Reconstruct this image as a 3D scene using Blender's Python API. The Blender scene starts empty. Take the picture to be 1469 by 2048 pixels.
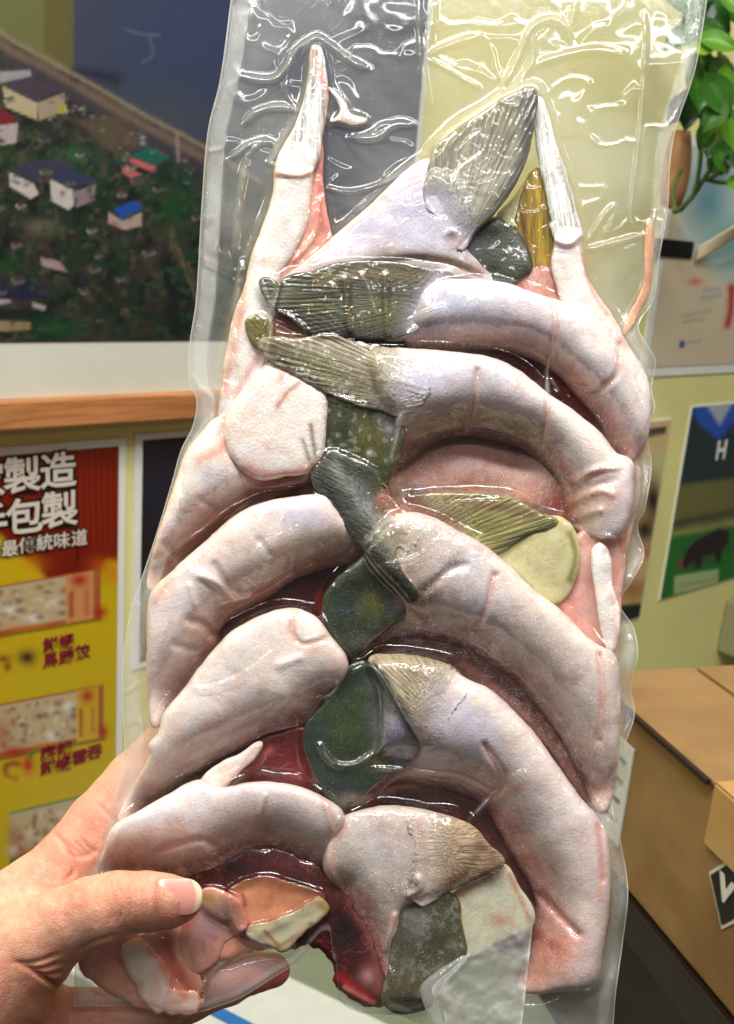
import bpy, math, random
import numpy as np
from mathutils import Matrix, Vector
from mathutils.geometry import delaunay_2d_cdt
random.seed(7); rng = np.random.default_rng(7)
SC = bpy.context.scene; COL = SC.collection

# ------------------------------------------------------------------ camera
FPX = 1980.0; W0, H0 = 1469, 2048; CX, CY = W0/2, H0/2
D0 = 0.317                       # metres to the bag's own plane
S = D0/FPX                       # one photo pixel on the bag plane, in metres
hv = np.array([0.7615, -0.1172, 0.6375]); hv /= np.linalg.norm(hv)          # wall direction (x right, y down, z forward)
vv = np.array([-0.0774, 0.960, 0.269]); vv -= hv*(vv@hv); vv /= np.linalg.norm(vv)   # gravity
def flip(a): return np.array([a[0], -a[1], -a[2]])
Xw = flip(hv); Zw = -flip(vv); Yw = np.cross(Zw, Xw)
R = np.array([Xw, Yw, Zw])       # camera-local -> world
CAM = np.array([0.0, 0.0, 1.42])
M_cam = Matrix([list(R[i])+[CAM[i]] for i in range(3)]+[[0, 0, 0, 1]])
cd = bpy.data.cameras.new('camera'); cam = bpy.data.objects.new('camera', cd); COL.objects.link(cam)
cam.matrix_world = M_cam
cd.sensor_fit = 'VERTICAL'; cd.sensor_height = 36; cd.lens = FPX/H0*36
cd.clip_start = 0.02; cd.clip_end = 50
cd.dof.use_dof = True; cd.dof.focus_distance = D0-0.006; cd.dof.aperture_fstop = 23
SC.camera = cam

# ------------------------------------------------------------------ light
w = bpy.data.worlds.new('World'); SC.world = w; w.use_nodes = True
w.node_tree.nodes['Background'].inputs[0].default_value = (0.92, 0.96, 1.0, 1)
w.node_tree.nodes['Background'].inputs[1].default_value = 0.09
def area(name, loc, target, sx, sy, power, col):
    l = bpy.data.lights.new(name, 'AREA'); l.shape = 'RECTANGLE'; l.size = sx; l.size_y = sy; l.energy = power; l.color = col
    o = bpy.data.objects.new(name, l); COL.objects.link(o); o.location = loc
    o.rotation_euler = (Vector(target)-Vector(loc)).to_track_quat('-Z', 'Y').to_euler(); return o
BAGC = CAM + R@np.array([0, 0, -D0])
area('ceiling_and_fill_lamp', (-0.12, -0.02, 2.55), BAGC, 1.2, 0.09, 31, (1.0, 0.98, 0.95))
area('ceiling_and_fill_lamp', (-0.95, 0.35, 2.35), BAGC, 1.2, 0.04, 6, (1.0, 0.98, 0.95))  # added fill tube, unseen, for highlights on the left flanks
area('ceiling_and_fill_lamp', (0.95, 0.05, 2.60), (0.9, 0.75, 1.3), 1.2, 0.07, 8, (1.0, 0.97, 0.92))
area('ceiling_and_fill_lamp', (-0.32, -0.42, 2.40), BAGC, 1.2, 0.06, 4, (1.0, 0.98, 0.95))  # added narrow tube, unseen, to bring glints on to the film
area('warm_spot_lamp', (0.55, -0.55, 1.75), BAGC, 0.05, 0.05, 0.8, (1.0, 0.55, 0.25))
SC.view_settings.view_transform = 'Standard'; SC.view_settings.look = 'None'
SC.view_settings.exposure = 0.0; SC.view_settings.gamma = 1.0; SC.view_settings.use_curve_mapping = False
SC.cycles.transparent_max_bounces = 24; SC.cycles.max_bounces = 8
SC.cycles.caustics_reflective = False; SC.cycles.caustics_refractive = False

# ------------------------------------------------------------------ numeric helpers
def lin(c):
    c = np.asarray(c, float)/255.0
    return np.where(c <= 0.04045, c/12.92, ((c+0.055)/1.055)**2.4)
def cr(pts, closed=True, step=4.0):
    P = np.asarray(pts, float); n = len(P); out = []
    for i in range(n if closed else n-1):
        if closed: a, b, c, d = P[(i-1) % n], P[i], P[(i+1) % n], P[(i+2) % n]
        else: a, b, c, d = P[max(i-1, 0)], P[i], P[i+1], P[min(i+2, n-1)]
        # centripetal-ish: limit tangents so that corners do not overshoot
        L = np.linalg.norm(c-b); m1 = (c-a); m2 = (d-b)
        for m in (m1, m2):
            q = np.linalg.norm(m)
            if q > 1e-6: m *= min(1.0, L*1.0/q)
        k = max(1, int(L/step)); t = np.arange(k)/k; t = t[:, None]
        h00 = 2*t**3-3*t**2+1; h10 = t**3-2*t**2+t; h01 = -2*t**3+3*t**2; h11 = t**3-t**2
        out.append(h00*b+h10*m1+h01*c+h11*m2)
    if not closed: out.append(P[-1:])
    return np.vstack(out)
def inside(P, poly):
    x, y = P[:, 0], P[:, 1]; c = np.zeros(len(P), bool)
    x1, y1 = poly[:, 0], poly[:, 1]; x2, y2 = np.roll(x1, -1), np.roll(y1, -1)
    for i in range(len(poly)):
        if y1[i] == y2[i]: continue
        m = (y1[i] > y) != (y2[i] > y)
        c ^= m & (x < (x2[i]-x1[i])*(y-y1[i])/(y2[i]-y1[i])+x1[i])
    return c
def pdist(P, line):
    """distance to a polyline and the parameter 0..1 along it"""
    best = np.full(len(P), 1e9); par = np.zeros(len(P)); n = len(line)-1
    for i in range(n):
        a, b = line[i], line[i+1]; ab = b-a; q = ab@ab
        t = np.clip(((P-a)@ab)/q, 0, 1) if q > 0 else np.zeros(len(P))
        d = np.hypot(*(P-(a+t[:, None]*ab)).T); m = d < best
        best[m] = d[m]; par[m] = (i+t[m])/n
    return best, par
LAT = {}
def vnoise(x, y, sc, seed=0):
    if seed not in LAT: LAT[seed] = np.random.default_rng(1000+seed).random((256, 256))
    L = LAT[seed]; x = np.asarray(x)/sc; y = np.asarray(y)/sc
    xi = np.floor(x).astype(int); yi = np.floor(y).astype(int); fx = x-xi; fy = y-yi
    fx = fx*fx*fx*(fx*(fx*6-15)+10); fy = fy*fy*fy*(fy*(fy*6-15)+10)
    g = lambda a, b: L[a % 256, b % 256]
    return (g(xi, yi)*(1-fx)+g(xi+1, yi)*fx)*(1-fy)+(g(xi, yi+1)*(1-fx)+g(xi+1, yi+1)*fx)*fy
def fbm(x, y, sc, seed=0, o=3):
    s = 0; a = 1; t = 0
    for k in range(o): s = s+a*vnoise(x, y, sc/2**k, seed+k*7); t += a; a *= .5
    return s/t
def ss(a, b, x):
    t = np.clip((x-a)/(b-a), 0, 1); return t*t*(3-2*t)
def bil(G, gx, gy):
    gx = np.clip(gx, 0, G.shape[1]-1.001); gy = np.clip(gy, 0, G.shape[0]-1.001)
    i = gx.astype(int); j = gy.astype(int); u = gx-i; v = gy-j
    return (G[j, i]*(1-u)+G[j, i+1]*u)*(1-v)+(G[j+1, i]*(1-u)+G[j+1, i+1]*u)*v

# ------------------------------------------------------------------ object helpers
def tag(o, label=None, cat=None, group=None, kind=None):
    for k, v in (('label', label), ('category', cat), ('group', group), ('kind', kind)):
        if v: o[k] = v
    return o
def mesh_obj(name, V, F, mat, parent=None, attrs=None, smooth=True):
    me = bpy.data.meshes.new(name)
    V = np.asarray(V, np.float32)
    if isinstance(F, np.ndarray):
        k = F.shape[1]; n = len(F)
        me.vertices.add(len(V)); me.vertices.foreach_set('co', V.ravel())
        me.loops.add(n*k); me.loops.foreach_set('vertex_index', F.astype(np.int32).ravel())
        me.polygons.add(n); me.polygons.foreach_set('loop_start', np.arange(0, n*k, k, dtype=np.int32))
        me.polygons.foreach_set('loop_total', np.full(n, k, np.int32)); me.update(calc_edges=True)
    else:
        me.from_pydata([tuple(v) for v in V], [], F); me.update()
    me.validate()
    if smooth: me.polygons.foreach_set('use_smooth', np.ones(len(me.polygons), bool))
    for k, a in (attrs or {}).items():
        a = np.asarray(a, np.float32)
        if a.ndim == 1:
            at = me.attributes.new(k, 'FLOAT', 'POINT'); at.data.foreach_set('value', a)
        elif a.shape[1] == 4:
            at = me.attributes.new(k, 'FLOAT_COLOR', 'POINT'); at.data.foreach_set('color', a.ravel())
        else:
            at = me.attributes.new(k, 'FLOAT_VECTOR', 'POINT'); at.data.foreach_set('vector', a.ravel())
    me.materials.append(mat)
    o = bpy.data.objects.new(name, me); COL.objects.link(o)
    if parent: o.parent = parent
    return o
def empty(name, M):
    o = bpy.data.objects.new(name, None); COL.objects.link(o); o.matrix_world = M; o.empty_display_size = .02; return o
M_bag = M_cam @ Matrix.Translation((0, 0, -D0))     # bag frame: x right, y up, z towards the viewer
def b2l(x, y, h):
    """traced point (photo px) that stands h px in front of the bag plane -> bag-frame metres"""
    f = 1-np.asarray(h)/FPX
    return np.stack([(np.asarray(x)-CX)*S*f, (CY-np.asarray(y))*S*f, np.asarray(h)*S*np.ones_like(f)], -1)

# ------------------------------------------------------------------ node helpers
class NT:
    def __init__(s, name):
        s.m = bpy.data.materials.new(name); s.m.use_nodes = True; s.t = s.m.node_tree; s.t.nodes.clear()
        s.out = s.n('ShaderNodeOutputMaterial')
    def n(s, ty, **kw):
        nd = s.t.nodes.new(ty)
        for k, v in kw.items():
            if k.startswith('_'): setattr(nd, k[1:], v)
        for k, v in kw.items():
            if k.startswith('_'): continue
            key = int(k[1:]) if k[0] == 'i' and k[1:].isdigit() else k.replace('__', ' ')
            if hasattr(v, 'is_output'): s.t.links.new(v, nd.inputs[key])
            else: nd.inputs[key].default_value = v
        return nd
    def noise(s, vec, scale, detail=2, rough=.5, dist=0):
        return s.n('ShaderNodeTexNoise', Vector=vec, Scale=scale, Detail=detail, Roughness=rough, Distortion=dist).outputs['Fac']
    def ramp(s, x, a, b, lo=0.0, hi=1.0):
        return s.n('ShaderNodeMapRange', _clamp=True, Value=x, i1=a, i2=b, i3=lo, i4=hi).outputs[0]
    def math(s, op, a, b=0.0, c=0.0): return s.n('ShaderNodeMath', _operation=op, i0=a, i1=b, i2=c).outputs[0]
    def mix(s, f, a, b, blend='MIX'):
        nd = s.n('ShaderNodeMix', _data_type='RGBA', _blend_type=blend)
        for i, v in ((0, f), (6, a), (7, b)):
            if hasattr(v, 'is_output'): s.t.links.new(v, nd.inputs[i])
            else: nd.inputs[i].default_value = v if i == 0 else (*v[:3], 1)
        return nd.outputs[2]
    def attr(s, name): return s.n('ShaderNodeAttribute', _attribute_name=name)
    def obj(s): return s.n('ShaderNodeTexCoord').outputs['Object']
    def bump(s, h, strength, dist):
        return s.n('ShaderNodeBump', Strength=strength, Distance=dist, Height=h).outputs[0]
    def done(s, sh): s.t.links.new(sh, s.out.inputs[0]); return s.m
def simple(name, col, rough=.6, noise=.12, scale=60, bump=0.0, bscale=400, spec=.4):
    t = NT(name); c = lin(col); v = t.obj()
    f = t.ramp(t.noise(v, scale, 4), .3, .7, 1-noise, 1+noise)
    colr = t.mix(1.0, c, t.n('ShaderNodeCombineColor', i0=f, i1=f, i2=f).outputs[0], 'MULTIPLY')
    p = t.n('ShaderNodeBsdfPrincipled', Base__Color=colr, Roughness=rough); p.inputs['Specular IOR Level'].default_value = spec
    if bump: t.t.links.new(t.bump(t.noise(v, bscale, 3), bump, .001), p.inputs['Normal'])
    return t.done(p.outputs[0])

def skin_mat(name, scales=True, rough=.42):
    t = NT(name); v = t.obj(); a = t.attr('Col'); fr = a.outputs['Alpha']
    n1 = t.noise(v, 760, 4, .6, 1.2); n2 = t.noise(v, 260, 4, .6)
    f = t.math('MULTIPLY', t.ramp(n1, .25, .75, .90, 1.08), t.ramp(n2, .25, .75, .92, 1.06))
    col = t.mix(1.0, a.outputs['Color'], t.n('ShaderNodeCombineColor', i0=f, i1=f, i2=f).outputs[0], 'MULTIPLY')
    mt = t.ramp(t.noise(v, 170, 5, .65, .8), .46, .72); col = t.mix(t.math('MULTIPLY', mt, .55), col, t.mix(1.0, col, (.88, .56, .47), 'MULTIPLY'))
    lm = t.ramp(t.noise(v, 110, 4, .6, .5), .44, .66); col = t.mix(t.math('MULTIPLY', lm, .6), col, t.mix(1.0, col, (.86, .84, 1.0), 'MULTIPLY'))
    vn = t.math('ABSOLUTE', t.math('SUBTRACT', t.noise(v, 95, 3, .55, .6), .5)); vm = t.math('MULTIPLY', t.ramp(vn, .012, .0, 0, 1), t.ramp(t.noise(v, 48, 2), .5, .62))
    col = t.mix(t.math('MULTIPLY', vm, .35), col, (.52, .14, .12))
    # ice crystals clinging under the film
    s1 = t.ramp(t.noise(v, 1900, 3, .75), .49, .60); s2 = t.ramp(t.noise(v, 300, 3, .6), .38, .62)
    fz = t.math('MULTIPLY', t.math('MULTIPLY', s1, s2), t.math('MULTIPLY', fr, t.ramp(fr, .1, .6, .3, 1.0)))
    col = t.mix(t.math('MULTIPLY', fz, .7), col, (.82, .80, .80))
    # meat fibres / tiny red veins where the alpha asks for none
    h = t.math('ADD', t.math('MULTIPLY', t.noise(v, 1500, 3, .6), .5), t.math('MULTIPLY', fz, 1.2))
    if scales:
        vo = t.n('ShaderNodeTexVoronoi', Vector=v, Scale=1050.0, Randomness=.9); 
        h = t.math('ADD', h, t.math('MULTIPLY', t.ramp(vo.outputs['Distance'], .2, .8), .35))
    p = t.n('ShaderNodeBsdfPrincipled', Base__Color=col, Roughness=rough, Normal=t.bump(h, .30, .0006))
    p.inputs['Subsurface Weight'].default_value = .12; p.inputs['Subsurface Radius'].default_value = (1, .45, .3)
    p.inputs['Subsurface Scale'].default_value = .0022; p.inputs['Specular IOR Level'].default_value = .35
    return t.done(p.outputs[0])
def fin_mat(name):
    t = NT(name); v = t.obj(); a = t.attr('Col'); r = t.attr('ray').outputs['Vector']
    m = t.n('ShaderNodeMapping', Vector=r); m.inputs['Scale'].default_value = (1, .03, 1)
    st = t.noise(m.outputs[0], 34, 3, .65, .2); st2 = t.noise(m.outputs[0], 95, 2, .6, .2)
    k = t.math('ADD', t.math('MULTIPLY', st, .65), t.math('MULTIPLY', st2, .35))
    f = t.ramp(k, .36, .64, .42, 1.55); zz = t.n('ShaderNodeSeparateXYZ', Vector=r).outputs[2]
    f = t.math('ADD', 1.0, t.math('MULTIPLY', t.math('SUBTRACT', f, 1.0), zz))
    col = t.mix(1.0, a.outputs['Color'], t.n('ShaderNodeCombineColor', i0=f, i1=f, i2=f).outputs[0], 'MULTIPLY')
    s1 = t.ramp(t.noise(v, 3600, 2, .6), .60, .70)
    fz = t.math('MULTIPLY', t.math('MULTIPLY', s1, t.ramp(t.noise(v, 300, 3), .45, .7)), a.outputs['Alpha'])
    col = t.mix(t.math('MULTIPLY', fz, .6), col, (.7, .7, .68))
    p = t.n('ShaderNodeBsdfPrincipled', Base__Color=col, Roughness=.38, Normal=t.bump(k, .7, .0008))
    p.inputs['Specular IOR Level'].default_value = .4
    return t.done(p.outputs[0])
def dark_mat(name):
    t = NT(name); v = t.obj(); a = t.attr('Col')
    sc_ = t.ramp(t.noise(v, 1500, 3, .6, .8), .3, .7, 1.2, .75)
    vs = t.n('ShaderNodeTexVoronoi', Vector=v, Scale=820.0, Randomness=.55); vs.feature = 'DISTANCE_TO_EDGE'
    sc_ = t.math('MULTIPLY', sc_, t.ramp(vs.outputs['Distance'], .02, .22, .86, 1.05))
    f = t.math('MULTIPLY', sc_, t.ramp(t.noise(v, 420, 5, .7, .5), .3, .7, .62, 1.25))
    col = t.mix(1.0, a.outputs['Color'], t.n('ShaderNodeCombineColor', i0=f, i1=f, i2=f).outputs[0], 'MULTIPLY')
    col = t.mix(t.ramp(t.noise(v, 240, 4, .6), .52, .72, 0, .5), col, t.mix(1.0, col, (1.5, 1.35, .5), 'MULTIPLY'))
    sp_ = t.math('MULTIPLY', t.ramp(t.noise(v, 2300, 2, .6), .62, .70), t.math('MULTIPLY', t.ramp(t.noise(v, 260, 3), .42, .62), t.math('ADD', a.outputs['Alpha'], .25)))
    col = t.mix(t.math('MULTIPLY', sp_, .6), col, (.62, .64, .62))
    p = t.n('ShaderNodeBsdfPrincipled', Base__Color=col, Roughness=.28, Normal=t.bump(t.math('ADD', sc_, t.math('MULTIPLY', sp_, .7)), .3, .0005))
    return t.done(p.outputs[0])
MAT_DARK = dark_mat('dark_fish_skin')
MAT_SKIN = skin_mat('fish_skin'); MAT_MEAT = skin_mat('fish_meat', False, .3); MAT_FIN = fin_mat('fin_membrane')

# palette (display colour of the thing under even light)
CREAM = (240, 230, 219); WHITE = (243, 239, 233); LAV = (206, 205, 226); PINK = (230, 178, 160); ROSE = (206, 128, 112)
BROWN = (156, 104, 88); DKBROWN = (92, 54, 46); BLOOD = (118, 26, 30); DKBLOOD = (52, 10, 12)
OLIVE = (92, 92, 44); DKOLIVE = (44, 50, 38); GREY = (126, 124, 110); BLACK = (20, 20, 20); YELGRN = (206, 206, 150); TAN = (196, 180, 158)

# ------------------------------------------------------------------ background: wall plane in world axes
def ray(x, y):
    return R@np.array([(x-CX)/FPX, -(y-CY)/FPX, -1.0])
YWALL = CAM[1] + 0.78*ray(100, 1200)[1]
def onwall(x, y, off=0.0):
    d = ray(x, y); t = (YWALL-off-CAM[1])/d[1]; return CAM+d*t
def onz(x, y, z):
    d = ray(x, y); t = (z-CAM[2])/d[2]; return CAM+d*t
def at(x, y, depth): return CAM+ray(x, y)*depth
def to_px(P):
    q = (np.asarray(P)-CAM)@R; return CX+q[..., 0]/-q[..., 2]*FPX, CY-q[..., 1]/-q[..., 2]*FPX
def box(name, lo, hi, mat, parent=None, bev=.0015, M=None):
    import bmesh
    bm = bmesh.new(); bmesh.ops.create_cube(bm, size=1)
    for v in bm.verts:
        for i in range(3): v.co[i] = lo[i] if v.co[i] < 0 else hi[i]
    if bev: bmesh.ops.bevel(bm, geom=bm.edges[:], offset=bev, segments=2, affect='EDGES', profile=.5)
    me = bpy.data.meshes.new(name); bm.to_mesh(me); bm.free(); me.materials.append(mat)
    o = bpy.data.objects.new(name, me); COL.objects.link(o)
    if parent: o.parent = parent
    if M is not None: o.matrix_world = M
    return o

# painting in traced pixels, used for prints and for colouring of the meat, some shade included
def apply_paint(P, C, ops):
    for op in ops:
        k = op[0]
        if k == 'b':                # blob x y rx ry colour strength [rot]
            _, x, y, rx, ry, c, s = op[:7]; rot = math.radians(op[7]) if len(op) > 7 else 0
            dx, dy = P[:, 0]-x, P[:, 1]-y; u = dx*math.cos(rot)+dy*math.sin(rot); v = -dx*math.sin(rot)+dy*math.cos(rot)
            wob = .7+.6*fbm(P[:, 0], P[:, 1], max(8, min(rx, ry)*.8), int(x) % 50)
            m = s*np.exp(-((u/rx)**2+(v/ry)**2)*wob*1.2)
        elif k == 's':              # stroke pts width colour strength
            _, pts, wd, c, s = op[:5]
            d, t = pdist(P, cr(pts, False, 8))
            wob = wd*(.55+.9*fbm(P[:, 0], P[:, 1], max(6, wd*1.5), int(wd*3) % 40))
            m = s*np.exp(-(d/wob)**2)
        elif k == 'p':              # polygon pts soft colour strength
            _, pts, soft, c, s = op[:5]; pl = np.asarray(pts, float)
            d, _ = pdist(P, np.vstack([pl, pl[:1]])); sd = np.where(inside(P, pl), d, -d)
            m = s*ss(-soft, soft, sd)
        elif k == 'n':              # mottling: scale lo hi colour strength seed
            _, sc_, lo, hi, c, s, seed = op; m = s*ss(lo, hi, fbm(P[:, 0], P[:, 1], sc_, seed, 4))
        C[:, :3] += (lin(c)-C[:, :3])*m[:, None]
    return C

def print_mat(name, rough=.35, grain=.10):
    t = NT(name); a = t.attr('Col'); v = t.obj(); f = t.ramp(t.noise(v, 900, 3), .3, .7, 1-grain, 1+grain)
    c = t.mix(1.0, a.outputs['Color'], t.n('ShaderNodeCombineColor', i0=f, i1=f, i2=f).outputs[0], 'MULTIPLY')
    return t.done(t.n('ShaderNodeBsdfPrincipled', Base__Color=c, Roughness=rough).outputs[0])
MAT_PRINT = print_mat('printed_paper')
def print_sheet(name, parent, x0, x1, z0, z1, y, res, base, ops, ink=1.0):
    nx = max(2, int((x1-x0)/res)); nz = max(2, int((z1-z0)/res))
    gx, gz = np.meshgrid(np.linspace(x0, x1, nx), np.linspace(z0, z1, nz))
    V = np.stack([gx.ravel(), np.full(gx.size, y), gz.ravel()], -1)
    px, py = to_px(V); P = np.stack([px, py], -1)
    C = np.ones((len(P), 4)); C[:, :3] = lin(base); apply_paint(P, C, ops); C[:, :3] = C[:, :3]*ink
    i = np.arange(nx*nz).reshape(nz, nx)
    F = np.stack([i[:-1, :-1], i[:-1, 1:], i[1:, 1:], i[1:, :-1]], -1).reshape(-1, 4)
    V = V-np.array(parent.location)
    return mesh_obj(name, V, F, MAT_PRINT, parent, {'Col': C}, False)
def wempty(name, p):
    o = bpy.data.objects.new(name, None); COL.objects.link(o); o.location = Vector(p); o.empty_display_size = .05; return o
def rect(pa, pb):
    a, b = onwall(*pa), onwall(*pb); return min(a[0], b[0]), max(a[0], b[0]), min(a[2], b[2]), max(a[2], b[2])
def lbox(name, x0, x1, z0, z1, y0, y1, mat, parent, bev=.0004):
    l = parent.location
    return box(name, (x0-l[0], min(y0, y1)-l[1], z0-l[2]), (x1-l[0], max(y0, y1)-l[1], z1-l[2]), mat, parent, bev)

M_wall = simple('yellow_wall_paint', (226, 218, 146), .7, .05, 8, .15, 300)
wall = box('wall', (-1.6, YWALL, 0.0), (4.2, YWALL+.12, 2.7), M_wall, None, 0); tag(wall, kind='structure')
M_floor = simple('dark_floor', (70, 62, 52), .6, .2, 6)
floor = box('floor', (-1.6, -1.8, -.06), (4.2, YWALL, 0.0), M_floor, None, 0); tag(floor, kind='structure')
M_white = simple('white_paper', (226, 226, 216), .55, .03, 40)
M_border = simple('poster_margin', (206, 206, 190), .5, .04, 20)

TX = []
def text(body, parent, x, z, y, size, mat, off=0.0, align='CENTER', name='lettering'):
    cu = bpy.data.curves.new(name, 'FONT'); cu.body = body; cu.size = size; cu.align_x = align; cu.align_y = 'CENTER'
    cu.offset = off; cu.resolution_u = 2; cu.extrude = 0.0002
    o = bpy.data.objects.new(name, cu); COL.objects.link(o)
    me = bpy.data.meshes.new_from_object(o.evaluated_get(bpy.context.evaluated_depsgraph_get()))
    bpy.data.objects.remove(o); 
    o = bpy.data.objects.new(name, me); COL.objects.link(o); me.materials.clear(); me.materials.append(mat)
    o.parent = parent; l = parent.location
    o.location = (x-l[0], y-l[1], z-l[2]); o.rotation_euler = (math.pi/2, 0, 0); return o

# --- aerial photograph board, upper left
x0, _, zb, _ = rect((-260, 690), (385, 672)); zb = onwall(200, 678)[2]; zw = onwall(200, 788)[2]
x1 = onwall(836, 150)[0]; zt = onwall(400, -260)[2]
bd = wempty('aerial_photo_board', ((x0+x1)/2, YWALL, zw))
tag(bd, 'large aerial photo of a seaside village on the wall above the wooden rail', 'photo board')
lbox('board', x0, x1, zw, zt, YWALL, YWALL-.012, M_border, bd)
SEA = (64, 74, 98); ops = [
 ('b', 640, 60, 200, 260, (52, 64, 98), .8), ('b', 420, 60, 160, 120, (60, 72, 108), .8), ('b', 320, 250, 130, 90, (74, 82, 92), .7),
 ('p', [(-300, -300), (146, -300), (146, 150), (-300, -60)], 5, (116, 122, 70), .9), ('p', [(88, -300), (146, -300), (148, 140), (88, 100)], 5, (108, 98, 52), .8),  # olive and brown patches: wall reflection painted into the print
 ('s', [(140, 150), (190, 145), (230, 160)], 16, (40, 44, 62), .8), ('b', 760, 150, 60, 90, (40, 66, 60), .7), ('b', 745, 60, 50, 60, (48, 80, 64), .6),
 ('p', [(-300, -110), (-100, -40), (0, 66), (100, 130), (190, 180), (290, 238), (412, 300), (520, 370), (900, 560), (900, 900), (-300, 900)], 5, (38, 52, 40), 1),
 ('n', 46, .45, .62, (28, 66, 38), .8, 3), ('n', 22, .5, .66, (20, 26, 28), .85, 9), ('n', 14, .58, .72, (96, 92, 72), .55, 5), ('n', 30, .56, .7, (74, 56, 56), .6, 15)]
def sea_with_reflection():
    return [('p', [(-300, -300), (900, -300), (900, 545), (520, 352), (412, 284), (290, 222), (190, 164), (100, 114), (0, 50), (-100, -60), (-300, -130)], 3, SEA, 1),
 ('b', 640, 60, 220, 300, (50, 62, 96), .8), ('b', 420, 60, 160, 120, (62, 74, 110), .8), ('b', 330, 250, 130, 80, (76, 84, 92), .7),
 ('p', [(-300, -300), (146, -300), (146, 142), (-300, -70)], 5, (116, 122, 70), .95), ('p', [(88, -300), (146, -300), (148, 140), (88, 106)], 5, (104, 96, 52), .8),  # reflection of the wall on the laminate, painted as print colour
 ('s', [(150, 145), (195, 148), (232, 160)], 14, (38, 42, 60), .8), ('s', [(250, 58), (285, 68), (320, 70)], 3, (120, 130, 150), .4), ('s', [(300, 70), (305, 110), (285, 125)], 3, (120, 130, 150), .4)]
ops += sea_with_reflection()
ops += [('s', [(-300, -150), (-100, -50), (0, 62), (100, 122), (190, 172), (290, 230), (412, 296), (520, 362)], 5, (150, 136, 112), .9),
 ('s', [(-100, -20), (0, 86), (100, 144), (200, 200), (290, 252), (412, 318)], 12, (128, 108, 92), .9),
 ('s', [(-20, 110), (60, 140), (150, 190), (240, 250), (320, 290), (412, 345)], 11, (66, 62, 76), .9),
 ('p', [(150, 240), (230, 230), (300, 290), (220, 300)], 12, (104, 88, 70), .8),
 ('p', [(5, 172), (42, 152), (128, 176), (74, 206)], 2, (72, 64, 76), 1), ('p', [(5, 172), (74, 206), (74, 240), (12, 214)], 2, (196, 182, 142), 1), ('p', [(74, 206), (128, 186), (132, 220), (78, 242)], 2, (170, 156, 132), 1), ('p', [(116, 212), (134, 208), (134, 226), (116, 228)], 2, (176, 170, 70), 1),
 ('p', [(-40, 146), (60, 140), (64, 152), (0, 166), (-40, 170)], 3, (176, 170, 176), .9),
 ('p', [(-40, 228), (10, 220), (36, 246), (-40, 256)], 2, (132, 30, 40), 1), ('p', [(-40, 256), (36, 246), (34, 286), (-40, 296)], 2, (190, 176, 176), 1),
 ('p', [(18, 340), (60, 322), (120, 318), (160, 336), (108, 362), (70, 362)], 2, (60, 62, 84), 1), ('p', [(18, 344), (68, 368), (78, 388), (62, 398), (20, 372)], 2, (214, 204, 196), 1), ('p', [(100, 356), (150, 342), (196, 360), (146, 378)], 2, (52, 64, 96), 1), ('p', [(100, 358), (146, 380), (148, 410), (138, 420), (104, 402)], 2, (214, 206, 196), 1), ('p', [(148, 384), (192, 368), (190, 400), (152, 416)], 2, (150, 130, 140), 1),
 ('p', [(262, 310), (300, 294), (342, 312), (312, 332)], 2, (30, 104, 92), 1), ('p', [(258, 312), (312, 334), (310, 346), (262, 326)], 2, (206, 110, 112), 1), ('p', [(244, 332), (284, 348), (262, 356), (246, 346)], 2, (206, 110, 112), .9),
 ('p', [(228, 418), (270, 400), (288, 416), (244, 440)], 2, (34, 84, 172), 1), ('p', [(218, 424), (246, 442), (284, 424), (284, 452), (250, 460), (216, 446)], 2, (196, 170, 156), .9),
 ('p', [(-40, 562), (60, 562), (120, 590), (60, 600), (-40, 592)], 3, (36, 36, 70), .9), ('p', [(-40, 592), (20, 600), (24, 606), (-40, 614)], 2, (190, 180, 190), .9), ('p', [(66, 604), (92, 612), (90, 622), (66, 614)], 2, (190, 180, 180), .9), ('p', [(-40, 612), (60, 620), (60, 640), (-40, 632)], 3, (34, 32, 44), .9), ('p', [(-40, 640), (62, 644), (62, 660), (-40, 664)], 2, (170, 146, 110), .9),
 ('p', [(82, 514), (118, 522), (138, 546), (84, 532)], 2, (190, 160, 166), .9), ('b', 80, 456, 36, 18, (120, 108, 92), .8), ('b', 120, 655, 60, 26, (18, 84, 44), .8), ('b', 20, 530, 30, 24, (20, 70, 36), .8), ('b', 350, 410, 50, 60, (28, 82, 40), .6), ('b', 150, 310, 40, 16, (70, 120, 84), .6), ('b', 230, 600, 120, 60, (38, 46, 38), .6), ('b', 360, 640, 60, 40, (20, 26, 24), .8),
 ('s', [(346, 470), (372, 540), (394, 600)], 4, (120, 104, 78), .8), ('s', [(376, 524), (392, 570)], 3, (120, 104, 78), .7), ('b', 345, 480, 6, 22, (130, 116, 84), .8), ('s', [(355, 270), (357, 320)], 4, (160, 140, 130), .8)]
r2 = random.Random(3)
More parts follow.
